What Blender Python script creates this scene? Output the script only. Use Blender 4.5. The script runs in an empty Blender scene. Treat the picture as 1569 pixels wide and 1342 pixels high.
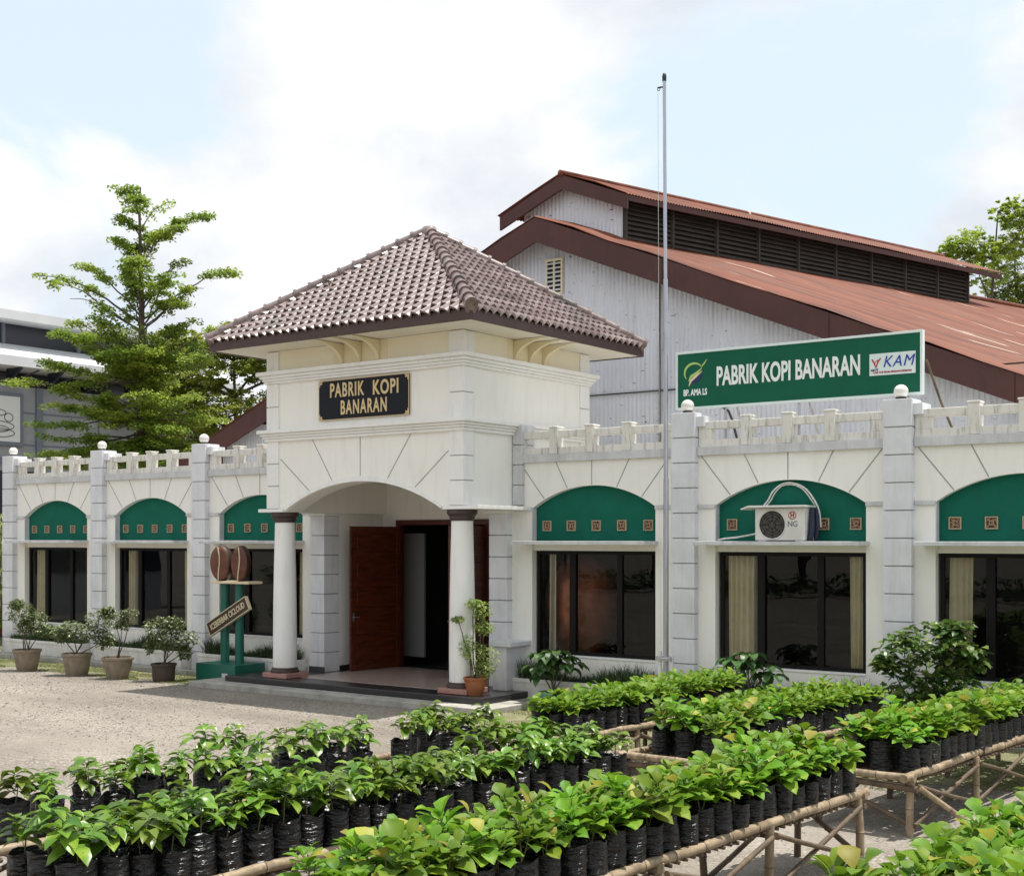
import bpy, math, random
from mathutils import Vector, Matrix, noise as mnoise
R = math.radians
random.seed(7)
SC = bpy.context.scene
COL = SC.collection

# ------------------------------------------------------------------ camera, sky, sun, exposure
cam_d = bpy.data.cameras.new('camera')
cam = bpy.data.objects.new('camera', cam_d); COL.objects.link(cam); SC.camera = cam
cam.location = (0, -17.77, 2.70)
cam.rotation_euler = (R(90), 0, R(36.2))
cam_d.sensor_width = 36; cam_d.lens = 45.89; cam_d.shift_y = 0.0981
cam_d.clip_start = 0.1; cam_d.clip_end = 3000

SUNV = Vector((1.0, 1.02, 6.05)).normalized()
EL = math.asin(SUNV.z); AZ = math.atan2(SUNV.x, SUNV.y)
sun_d = bpy.data.lights.new('sun', 'SUN'); sun_d.energy = 3.7; sun_d.angle = R(0.55); sun_d.color = (1.0, .955, .88)
sun = bpy.data.objects.new('sun', sun_d); COL.objects.link(sun)
sun.rotation_euler = SUNV.to_track_quat('Z', 'Y').to_euler(); sun.location = (0, 0, 60)

W = bpy.data.worlds.new('World'); SC.world = W; W.use_nodes = True
wn, wl = W.node_tree.nodes, W.node_tree.links
wn.clear()
wo = wn.new('ShaderNodeOutputWorld'); bg = wn.new('ShaderNodeBackground'); bg.inputs[1].default_value = 0.10
sky = wn.new('ShaderNodeTexSky'); sky.sky_type = 'NISHITA'; sky.sun_disc = False
sky.sun_elevation = EL; sky.sun_rotation = AZ; sky.air_density = 1.0; sky.dust_density = 2.0
tc = wn.new('ShaderNodeTexCoord')
# project the view direction on a cloud layer
sep = wn.new('ShaderNodeSeparateXYZ'); wl.new(tc.outputs['Generated'], sep.inputs[0])
addz = wn.new('ShaderNodeMath'); addz.operation = 'ADD'; addz.inputs[1].default_value = 0.55; wl.new(sep.outputs[2], addz.inputs[0])
mxz = wn.new('ShaderNodeMath'); mxz.operation = 'MAXIMUM'; mxz.inputs[1].default_value = 0.08; wl.new(addz.outputs[0], mxz.inputs[0])
dx = wn.new('ShaderNodeMath'); dx.operation = 'DIVIDE'; wl.new(sep.outputs[0], dx.inputs[0]); wl.new(mxz.outputs[0], dx.inputs[1])
dy = wn.new('ShaderNodeMath'); dy.operation = 'DIVIDE'; wl.new(sep.outputs[1], dy.inputs[0]); wl.new(mxz.outputs[0], dy.inputs[1])
cmb = wn.new('ShaderNodeCombineXYZ'); wl.new(dx.outputs[0], cmb.inputs[0]); wl.new(dy.outputs[0], cmb.inputs[1])
CLOUD_OFF = (14.8, 24.35, 1.0)
mp = wn.new('ShaderNodeMapping'); mp.inputs['Location'].default_value = CLOUD_OFF; mp.inputs['Scale'].default_value = (1, 1, 1)
wl.new(cmb.outputs[0], mp.inputs[0])
n1 = wn.new('ShaderNodeTexNoise'); n1.inputs['Scale'].default_value = 2.2; n1.inputs['Detail'].default_value = 10; n1.inputs['Roughness'].default_value = .52
n1.inputs['Distortion'].default_value = .25
wl.new(mp.outputs[0], n1.inputs['Vector'])
cr = wn.new('ShaderNodeValToRGB'); cr.color_ramp.elements[0].position = .395; cr.color_ramp.elements[1].position = .49
cr.color_ramp.interpolation = 'EASE'
wl.new(n1.outputs[0], cr.inputs[0])
n2 = wn.new('ShaderNodeTexNoise'); n2.inputs['Scale'].default_value = 4.2; n2.inputs['Detail'].default_value = 8; n2.inputs['Roughness'].default_value = .55
wl.new(mp.outputs[0], n2.inputs['Vector'])
cr2 = wn.new('ShaderNodeValToRGB'); cr2.color_ramp.elements[0].position = .36; cr2.color_ramp.elements[1].position = .60
cr2.color_ramp.elements[0].color = (5.1, 5.4, 5.85, 1); cr2.color_ramp.elements[1].color = (7.2, 7.2, 7.2, 1)
wl.new(n2.outputs[0], cr2.inputs[0])
mixh = wn.new('ShaderNodeMixRGB'); mixh.inputs[0].default_value = .8; mixh.inputs[2].default_value = (5.7, 6.6, 7.25, 1)
wl.new(sky.outputs[0], mixh.inputs[1])
mixc = wn.new('ShaderNodeMixRGB'); wl.new(cr.outputs[0], mixc.inputs[0]); wl.new(mixh.outputs[0], mixc.inputs[1]); wl.new(cr2.outputs[0], mixc.inputs[2])
wl.new(mixc.outputs[0], bg.inputs[0]); wl.new(bg.outputs[0], wo.inputs[0])

SC.view_settings.view_transform = 'Standard'; SC.view_settings.look = 'None'
SC.view_settings.exposure = 0.63; SC.view_settings.gamma = 1.0
SC.render.film_transparent = False
SC.cycles.max_bounces = 8; SC.cycles.transparent_max_bounces = 12

# ------------------------------------------------------------------ materials
def new_mat(name):
    m = bpy.data.materials.new(name); m.use_nodes = True
    nt = m.node_tree
    return m, nt.nodes, nt.links, nt.nodes['Principled BSDF']

def mixrgb(N, L, fac, a, b, blend='MIX'):
    x = N.new('ShaderNodeMixRGB'); x.blend_type = blend
    for i, s in ((0, fac), (1, a), (2, b)):
        if isinstance(s, (int, float)): x.inputs[i].default_value = s
        elif isinstance(s, tuple): x.inputs[i].default_value = s if len(s) == 4 else (*s, 1)
        else: L.new(s, x.inputs[i])
    return x.outputs[0]

def noise_mask(N, L, scale, lo, hi, detail=5, rough=.55, stretch=(1, 1, 1), coord='Object'):
    t = N.new('ShaderNodeTexCoord'); mpn = N.new('ShaderNodeMapping'); mpn.inputs['Scale'].default_value = stretch
    L.new(t.outputs[coord], mpn.inputs[0])
    n = N.new('ShaderNodeTexNoise'); n.inputs['Scale'].default_value = scale; n.inputs['Detail'].default_value = detail
    n.inputs['Roughness'].default_value = rough
    L.new(mpn.outputs[0], n.inputs['Vector'])
    r = N.new('ShaderNodeMapRange'); r.inputs[1].default_value = lo; r.inputs[2].default_value = hi
    L.new(n.outputs[0], r.inputs[0])
    return r.outputs[0]

def add_bump(N, L, bs, height, strength, dist=.01):
    b = N.new('ShaderNodeBump'); b.inputs['Strength'].default_value = strength; b.inputs['Distance'].default_value = dist
    L.new(height, b.inputs['Height']); L.new(b.outputs[0], bs.inputs['Normal'])

def mat(name, c1, c2=None, scale=3, rough=.6, bump=0, bscale=60, metal=0, streak=None, sfac=.5, lo=.35, hi=.65,
        stretch=(1, 1, 1), spec=.5, sscale=1.0, slo=.5, shi=.72, splash=None):
    m, N, L, bs = new_mat(name)
    bs.inputs['Roughness'].default_value = rough; bs.inputs['Metallic'].default_value = metal
    bs.inputs['Specular IOR Level'].default_value = spec
    col = None
    if c2 is not None:
        col = mixrgb(N, L, noise_mask(N, L, scale, lo, hi, stretch=stretch), c1, c2)
    if streak is not None:
        msk = noise_mask(N, L, 5 * sscale, slo, shi, detail=6, rough=.65, stretch=(1.6, 1.6, .22))
        mf = N.new('ShaderNodeMath'); mf.operation = 'MULTIPLY'; mf.inputs[1].default_value = sfac; L.new(msk, mf.inputs[0])
        col = mixrgb(N, L, mf.outputs[0], col if col is not None else c1, streak)
    if splash is not None:      # mud splashed on the foot of the wall
        t = N.new('ShaderNodeTexCoord'); sz = N.new('ShaderNodeSeparateXYZ'); L.new(t.outputs['Object'], sz.inputs[0])
        hr = N.new('ShaderNodeMapRange'); hr.inputs[1].default_value = .75; hr.inputs[2].default_value = .05; L.new(sz.outputs[2], hr.inputs[0])
        nm = noise_mask(N, L, 3.5, .32, .70, detail=8, rough=.7, stretch=(1.4, 1.4, .8))
        ml = N.new('ShaderNodeMath'); ml.operation = 'MULTIPLY'; L.new(hr.outputs[0], ml.inputs[0]); L.new(nm, ml.inputs[1])
        m2 = N.new('ShaderNodeMath'); m2.operation = 'MULTIPLY'; m2.inputs[1].default_value = .8; L.new(ml.outputs[0], m2.inputs[0])
        col = mixrgb(N, L, m2.outputs[0], col if col is not None else c1, splash)
    if col is None: bs.inputs['Base Color'].default_value = (*c1, 1)
    else: L.new(col, bs.inputs['Base Color'])
    if bump: add_bump(N, L, bs, noise_mask(N, L, bscale, 0, 1, detail=4), bump)
    return m

M = {}
M['wall'] = mat('cream_wall', (.885, .872, .82), (.86, .845, .79), .9, .75, .15, 90, streak=(.52, .49, .42), sfac=.24, sscale=.8, slo=.50, shi=.78, splash=(.40, .34, .26))
M['white'] = mat('white_paint', (.87, .865, .84), (.82, .815, .785), 1.1, .7, .12, 90, streak=(.45, .43, .39), sfac=.30, sscale=1.0, slo=.52, shi=.78, splash=(.42, .37, .29))
M['quoin'] = mat('quoin_paint', (.76, .77, .80), (.67, .68, .71), 2.2, .75, .25, 70, streak=(.42, .41, .40), sfac=.38, sscale=1.0, slo=.48, shi=.78, splash=(.40, .36, .30))
M['ledge'] = mat('ledge_cement', (.66, .665, .68), (.54, .545, .55), 3, .85, .35, 60, streak=(.3, .3, .29), sfac=.5, slo=.48, shi=.75)
M['parapet'] = mat('parapet_paint', (.80, .78, .73), (.70, .675, .62), 2.5, .8, .3, 60, streak=(.20, .19, .165), sfac=.75, sscale=2.0, slo=.52, shi=.72)
M['groove'] = mat('groove', (.30, .30, .30), (.40, .40, .39), 8, .9)
M['yellow'] = mat('cream_yellow', (.82, .73, .50), (.78, .69, .46), 2, .7)
M['soffit'] = mat('soffit_paint', (.80, .76, .66), (.74, .70, .6), 1.5, .8)
M['green'] = mat('green_panel', (.004, .112, .074), (.005, .130, .086), 3, .75, .1, 60, streak=(.012, .09, .065), sfac=.4, spec=.2)
M['sgreen'] = mat('green_paint', (.006, .125, .088), (.005, .105, .075), 5, .4, .1, 50)
M['tileframe'] = mat('vent_tile_frame', (.46, .38, .25), (.36, .29, .19), 30, .8)
M['tiledark'] = mat('vent_tile_pattern', (.05, .016, .010), (.33, .17, .09), 26, .8, lo=.45, hi=.58)
M['frame'] = mat('window_frame', (.007, .006, .006), None, 1, .5, spec=.18)
M['curtain'] = mat('curtain_cloth', (.82, .74, .54), (.74, .66, .46), 6, .9, .1, 200)
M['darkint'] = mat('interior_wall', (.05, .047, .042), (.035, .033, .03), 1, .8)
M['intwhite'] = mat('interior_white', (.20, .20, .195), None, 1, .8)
M['granite'] = mat('black_granite', (.022, .022, .024), (.06, .06, .062), 90, .28, lo=.5, hi=.7)
M['ptile'] = mat('pink_floor_tile', (.46, .36, .32), (.42, .33, .29), 3, .16)
M['plinth'] = mat('pink_plinth', (.42, .22, .18), (.36, .18, .15), 20, .45)
M['brownc'] = mat('brown_capital', (.050, .030, .027), (.065, .04, .035), 6, .45)
M['concrete'] = mat('concrete', (.44, .42, .38), (.28, .27, .24), 3, .9, .4, 40)
M['fasciab'] = mat('fascia_brown', (.055, .028, .022), (.07, .036, .028), 4, .5, .1, 30)
M['barnfascia'] = mat('barn_fascia', (.085, .027, .022), (.062, .022, .018), 1.2, .65, .15, 30, streak=(.03, .016, .013), sfac=.5, sscale=.5)
M['door'] = mat('red_wood', (.115, .026, .010), (.050, .011, .005), 3, .28, .12, 40, stretch=(1, 1, 7))
M['doorf'] = mat('dark_red_wood', (.10, .016, .010), (.07, .012, .008), 3, .4, stretch=(8, 8, 1))
M['plaque'] = mat('plaque_black', (.008, .009, .015), (.011, .012, .018), 3, .5, spec=.2)
M['gold'] = mat('gold_letters', (.68, .52, .27), None, 1, .4)
M['letter'] = mat('white_letters', (.84, .88, .86), None, 1, .5)
M['signg'] = mat('sign_green', (.003, .098, .054), (.004, .112, .06), 2, .5, spec=.2)
M['signframe'] = mat('sign_frame', (.70, .80, .78), None, 1, .4)
M['blue'] = mat('blue_letters', (.012, .045, .36), None, 1, .5)
M['red'] = mat('red_ink', (.42, .02, .03), None, 1, .5)
M['lime'] = mat('lime_logo', (.42, .62, .16), None, 1, .5)
M['navy'] = mat('navy_logo', (.012, .02, .10), None, 1, .5)
M['tan'] = mat('tan_logo', (.75, .66, .45), None, 1, .5)
M['black'] = mat('black_plastic', (.012, .012, .014), None, 1, .5)
M['steel'] = mat('galvanised_steel', (.50, .51, .55), (.38, .39, .43), 5, .32, metal=.85, stretch=(6, 6, .5))
M['ac'] = mat('ac_casing', (.74, .73, .70), (.68, .67, .64), 4, .4)
M['acgrill'] = mat('ac_grille', (.03, .028, .026), (.09, .085, .075), 60, .6)
M['foam'] = mat('pipe_wrap', (.78, .77, .72), (.55, .54, .5), 30, .7, .4, 60)
M['dkblue'] = mat('dark_wrap', (.015, .02, .05), None, 1, .6)
M['globe'] = mat('globe_glass', (.80, .78, .74), (.72, .68, .62), 6, .25)
M['bean'] = mat('bean_brown', (.15, .052, .026), (.10, .032, .016), 9, .35, .2, 30)
M['beanedge'] = mat('bean_dark', (.05, .026, .02), (.035, .018, .014), 9, .5)
M['cream2'] = mat('cream_trim', (.72, .60, .40), None, 1, .5)
M['boardbr'] = mat('board_brown', (.045, .026, .018), None, 1, .5)
M['copper'] = mat('copper_vessel', (.44, .135, .062), (.28, .08, .035), 4, .38, metal=.35)
M['potg'] = mat('stone_pot', (.27, .22, .155), (.20, .16, .11), 7, .8, .4, 50, streak=(.12, .10, .07), sfac=.5)
M['pott'] = mat('terracotta_pot', (.30, .105, .035), (.24, .08, .028), 8, .6, .2, 50)
M['pote'] = mat('teal_plastic_pot', (.13, .33, .27), (.11, .29, .24), 6, .5)
M['potb'] = mat('dark_pot', (.07, .05, .035), (.05, .035, .025), 8, .8)
M['soil'] = mat('soil', (.035, .024, .016), (.09, .065, .045), 40, .95, .6, 80, lo=.45, hi=.7)
M['bark'] = mat('bark', (.13, .105, .08), (.07, .055, .042), 12, .9, .6, 40, stretch=(1, 1, .3))
M['stem'] = mat('green_stem', (.14, .13, .05), None, 1, .8)
M['bamboo'] = mat('bamboo', (.40, .31, .20), (.20, .145, .09), 6, .5, .25, 40, stretch=(3, 1, 1), streak=(.10, .075, .05), sfac=.6, slo=.52, shi=.7, sscale=2)
M['bamboon'] = mat('bamboo_node', (.10, .07, .045), None, 1, .7)
M['bamboo2'] = mat('weathered_bamboo', (.165, .115, .07), (.085, .06, .04), 6, .7, .25, 40, streak=(.05, .035, .025), sfac=.6)
M['bwall'] = mat('panel_grey', (.36, .38, .40), (.27, .29, .31), .5, .8, .15, 20)
M['bframe'] = mat('grey_blue_frame', (.15, .18, .22), None, 1, .6)
M['broof'] = mat('pale_roof', (.74, .76, .77), (.66, .68, .70), 1, .5)
M['bdark'] = mat('dark_band', (.025, .03, .045), None, 1, .25)
M['poster'] = mat('poster_paper', (.70, .72, .70), None, 1, .6)
M['louver'] = mat('louver_brown', (.060, .050, .042), (.04, .034, .028), 4, .8)
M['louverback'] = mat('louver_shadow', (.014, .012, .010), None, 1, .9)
M['brick'] = mat('brick_low', (.25, .09, .06), (.18, .06, .04), 10, .9)
M['tag'] = mat('paper_tag', (.75, .72, .62), None, 1, .7)

def grooved_metal():
    m, N, L, bs = new_mat('corrugated_zinc')
    a = noise_mask(N, L, .7, .35, .65, stretch=(1, 1, .6))
    c = mixrgb(N, L, a, (.74, .755, .80), (.62, .635, .69))
    s = noise_mask(N, L, 4, .55, .8, detail=6, rough=.7, stretch=(3, 3, .18))
    c = mixrgb(N, L, s, c, (.46, .44, .42))
    s2 = noise_mask(N, L, 3.2, .66, .74, detail=3, rough=.5, stretch=(2.2, 2.2, 5))
    c = mixrgb(N, L, s2, c, (.16, .13, .11))
    L.new(c, bs.inputs['Base Color']); bs.inputs['Roughness'].default_value = .55; bs.inputs['Metallic'].default_value = .15
    return m
M['zinc'] = grooved_metal()

def rust_roof():
    m, N, L, bs = new_mat('rusty_roof_sheet')
    a = noise_mask(N, L, 1.2, .38, .62, detail=7, rough=.62, stretch=(.22, 2.4, .22))
    c = mixrgb(N, L, a, (.225, .068, .034), (.105, .034, .022))
    b = noise_mask(N, L, 3.0, .55, .75, detail=8, rough=.7, stretch=(.2, 3.2, .2))
    c = mixrgb(N, L, b, c, (.30, .125, .075))
    d = noise_mask(N, L, 5.5, .56, .68, detail=8, rough=.75, stretch=(.25, 2.4, .25))
    c = mixrgb(N, L, d, c, (.07, .035, .028))
    d2 = noise_mask(N, L, .6, .48, .64, detail=9, rough=.72, stretch=(.35, 1.4, .35))
    c = mixrgb(N, L, d2, c, (.17, .075, .05))
    e = noise_mask(N, L, 1.9, 0.68, .70, detail=3, rough=.5, stretch=(.16, 2.6, .16))
    c = mixrgb(N, L, e, c, (.60, .50, .42))
    L.new(c, bs.inputs['Base Color']); bs.inputs['Roughness'].default_value = .62
    bs.inputs['Specular IOR Level'].default_value = .2
    return m
M['rust'] = rust_roof()

def roof_tile():
    m, N, L, bs = new_mat('clay_roof_tile')
    g = N.new('ShaderNodeNewGeometry')
    a = noise_mask(N, L, 9, .3, .7, detail=3, rough=.6)
    c = mixrgb(N, L, a, (.255, .182, .168), (.13, .088, .080))
    b = noise_mask(N, L, 2, .5, .75, detail=6, rough=.7)
    c = mixrgb(N, L, b, c, (.27, .225, .21))
    d = noise_mask(N, L, 14, .54, .70, detail=6, rough=.75)
    c = mixrgb(N, L, d, c, (.055, .045, .042))
    d = noise_mask(N, L, .9, .52, .72, detail=8, rough=.7)
    c = mixrgb(N, L, d, c, (.075, .062, .055))
    L.new(c, bs.inputs['Base Color']); bs.inputs['Roughness'].default_value = .30
    bs.inputs['Specular IOR Level'].default_value = .8
    add_bump(N, L, bs, noise_mask(N, L, 60, 0, 1), .15)
    return m
M['rooftile'] = roof_tile()

def glass_mat():
    m, N, L, bs = new_mat('window_glass')
    N.remove(bs); out = N['Material Output']
    tr = N.new('ShaderNodeBsdfTransparent'); tr.inputs[0].default_value = (.86, .87, .86, 1)
    gl = N.new('ShaderNodeBsdfGlossy'); gl.inputs['Roughness'].default_value = .01; gl.inputs[0].default_value = (.85, .88, .9, 1)
    fr = N.new('ShaderNodeFresnel'); fr.inputs[0].default_value = 1.42
    mx = N.new('ShaderNodeMixShader'); L.new(fr.outputs[0], mx.inputs[0]); L.new(tr.outputs[0], mx.inputs[1]); L.new(gl.outputs[0], mx.inputs[2])
    b = N.new('ShaderNodeBump'); b.inputs['Strength'].default_value = .05; b.inputs['Distance'].default_value = .02; L.new(noise_mask(N, L, 2.2, 0, 1, detail=1), b.inputs['Height']); L.new(b.outputs[0], gl.inputs['Normal'])
    L.new(mx.outputs[0], out.inputs[0])
    return m
M['glass'] = glass_mat()

def leaf_mat(name, ca, cb, cc, trans=.3, rough=.38, nscale=9, spec=.45, old=False):
    m, N, L, bs = new_mat(name)
    out = N['Material Output']
    oi = N.new('ShaderNodeObjectInfo'); geo = N.new('ShaderNodeNewGeometry')
    c = mixrgb(N, L, geo.outputs['Random Per Island'], ca, cb)
    f = noise_mask(N, L, nscale, .45, .7, detail=2)
    c = mixrgb(N, L, f, c, cc)
    if old:
        q = N.new('ShaderNodeMath'); q.operation = 'MULTIPLY'; q.inputs[1].default_value = 7.31; L.new(geo.outputs['Random Per Island'], q.inputs[0])
        q2 = N.new('ShaderNodeMath'); q2.operation = 'FRACT'; L.new(q.outputs[0], q2.inputs[0])
        q3 = N.new('ShaderNodeMath'); q3.operation = 'GREATER_THAN'; q3.inputs[1].default_value = .975; L.new(q2.outputs[0], q3.inputs[0])
        c = mixrgb(N, L, q3.outputs[0], c, (.38, .36, .06))
        hole = noise_mask(N, L, 55, .66, .70, detail=3); c = mixrgb(N, L, hole, c, (.20, .14, .05))
    hsv = N.new('ShaderNodeHueSaturation'); L.new(c, hsv.inputs['Color'])
    mr = N.new('ShaderNodeMapRange'); mr.inputs[3].default_value = .72; mr.inputs[4].default_value = 1.25
    L.new(oi.outputs['Random'], mr.inputs[0]); L.new(mr.outputs[0], hsv.inputs['Value'])
    mh = N.new('ShaderNodeMapRange'); mh.inputs[3].default_value = .485; mh.inputs[4].default_value = .515
    L.new(oi.outputs['Random'], mh.inputs[0]); L.new(mh.outputs[0], hsv.inputs['Hue'])
    L.new(hsv.outputs[0], bs.inputs['Base Color']); bs.inputs['Roughness'].default_value = rough
    bs.inputs['Specular IOR Level'].default_value = spec
    tl = N.new('ShaderNodeBsdfTranslucent'); L.new(hsv.outputs[0], tl.inputs[0])
    mx = N.new('ShaderNodeMixShader'); mx.inputs[0].default_value = trans
    L.new(bs.outputs[0], mx.inputs[1]); L.new(tl.outputs[0], mx.inputs[2]); L.new(mx.outputs[0], out.inputs[0])
    return m
M['lush'] = leaf_mat('lush_leaf', (.155, .31, .018), (.075, .185, .014), (.26, .38, .03), .38, .5, 9, .3, True)
M['coffee'] = leaf_mat('coffee_leaf', (.14, .25, .022), (.06, .14, .015), (.26, .36, .04), .28, .33, 9, .4, True)
M['treeleaf'] = leaf_mat('tree_leaf', (.26, .33, .045), (.13, .21, .03), (.36, .41, .06), .55, .5, .8)
M['treeleaf2'] = leaf_mat('pale_tree_leaf', (.36, .47, .065), (.24, .35, .045), (.44, .52, .09), .55, .5, .8)
M['darkleaf'] = leaf_mat('dark_leaf', (.045, .11, .025), (.025, .07, .018), (.11, .17, .045), .22, .33)
M['bushleaf'] = leaf_mat('bush_leaf', (.075, .14, .025), (.035, .085, .018), (.22, .28, .07), .28, .36, 5, .4)
M['potleaf'] = leaf_mat('pot_leaf', (.10, .15, .035), (.055, .095, .025), (.34, .38, .18), .2, .35, 14)
M['bambooleaf'] = leaf_mat('yellow_leaf', (.26, .34, .06), (.12, .20, .04), (.42, .44, .14), .35, .4)
M['blade'] = leaf_mat('planter_grass', (.07, .12, .045), (.045, .08, .032), (.10, .14, .05), .2, .6)
M['lawn'] = leaf_mat('lawn_blade', (.17, .20, .05), (.12, .155, .04), (.22, .22, .09), .25, .6, 2)
M['hedge'] = leaf_mat('hedge_leaf', (.05, .10, .02), (.03, .07, .016), (.08, .14, .03), .2, .5)
M['stone1'] = mat('pebble', (.34, .30, .26), (.20, .18, .155), 30, .9)

def gravel_mat():
    m, N, L, bs = new_mat('gravel')
    t = N.new('ShaderNodeTexCoord')
    v = N.new('ShaderNodeTexVoronoi'); v.inputs['Scale'].default_value = 36; L.new(t.outputs['Object'], v.inputs['Vector'])
    v2 = N.new('ShaderNodeTexVoronoi'); v2.inputs['Scale'].default_value = 55; L.new(t.outputs['Object'], v2.inputs['Vector'])
    a = noise_mask(N, L, .5, .36, .64, detail=9, rough=.68, stretch=(.45, 1.2, 1))
    c = mixrgb(N, L, a, (.325, .29, .25), (.205, .18, .15))
    sp = N.new('ShaderNodeSeparateColor'); L.new(v.outputs['Color'], sp.inputs[0])
    mr = N.new('ShaderNodeMapRange'); mr.inputs[3].default_value = .62; mr.inputs[4].default_value = 1.26; L.new(sp.outputs[0], mr.inputs[0])
    sp2 = N.new('ShaderNodeSeparateColor'); L.new(v2.outputs['Color'], sp2.inputs[0])
    mr2 = N.new('ShaderNodeMapRange'); mr2.inputs[3].default_value = .72; mr2.inputs[4].default_value = 1.2; L.new(sp2.outputs[1], mr2.inputs[0])
    mm = N.new('ShaderNodeMath'); mm.operation = 'MULTIPLY'; L.new(mr.outputs[0], mm.inputs[0]); L.new(mr2.outputs[0], mm.inputs[1])
    # smooth, driven-over patches against looser stones
    p = noise_mask(N, L, .5, .42, .6, detail=5, rough=.6)
    one = mixrgb(N, L, p, mm.outputs[0], (.98, .98, .98))
    gg = mixrgb(N, L, .75, mm.outputs[0], one)
    c = mixrgb(N, L, 1.0, c, gg, 'MULTIPLY')
    d = noise_mask(N, L, 14, .66, .74, detail=3, rough=.6)
    c = mixrgb(N, L, d, c, (.14, .12, .10))
    L.new(c, bs.inputs['Base Color']); bs.inputs['Roughness'].default_value = .95
    bs.inputs['Specular IOR Level'].default_value = .2
    add_bump(N, L, bs, v.outputs['Distance'], .5, .02)
    return m
M['gravel'] = gravel_mat()
def moss_mat():
    m, N, L, bs = new_mat('mossy_soil')
    a = noise_mask(N, L, 1.6, .40, .62, detail=7, rough=.65)
    c = mixrgb(N, L, a, (.30, .27, .16), (.15, .17, .06))
    d = noise_mask(N, L, 40, .4, .7, detail=4)
    c = mixrgb(N, L, d, c, (.10, .10, .05))
    L.new(c, bs.inputs['Base Color']); bs.inputs['Roughness'].default_value = .95
    add_bump(N, L, bs, noise_mask(N, L, 60, 0, 1), .6, .02)
    return m
M['moss'] = moss_mat()

def bag_mat():
    m, N, L, bs = new_mat('black_polybag')
    bs.inputs['Roughness'].default_value = .34; bs.inputs['Specular IOR Level'].default_value = .45
    w = noise_mask(N, L, 9, .35, .65, detail=3, rough=.5, stretch=(.8, .8, 3.2))
    add_bump(N, L, bs, w, 1.0, .025)
    d = noise_mask(N, L, 7, .55, .8, detail=4, rough=.7)
    c = mixrgb(N, L, d, (.008, .008, .010), (.028, .026, .023)); L.new(c, bs.inputs['Base Color'])
    return m
M['bag'] = bag_mat()

# ------------------------------------------------------------------ mesh helpers
ORG = {}
def org(o): return ORG.get(o.name, Vector((0, 0, 0))) if o else Vector((0, 0, 0))

def tag(o, label=None, cat=None, group=None, kind=None):
    if label: o['label'] = label
    if cat: o['category'] = cat
    if group: o['group'] = group
    if kind: o['kind'] = kind
    return o

def empty(name, loc, label=None, cat=None, group=None, rz=0):
    o = bpy.data.objects.new(name, None); COL.objects.link(o); o.location = loc; o.rotation_euler = (0, 0, rz)
    o.empty_display_size = .2
    ORG[o.name] = Vector(loc)
    return tag(o, label, cat, group)

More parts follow.
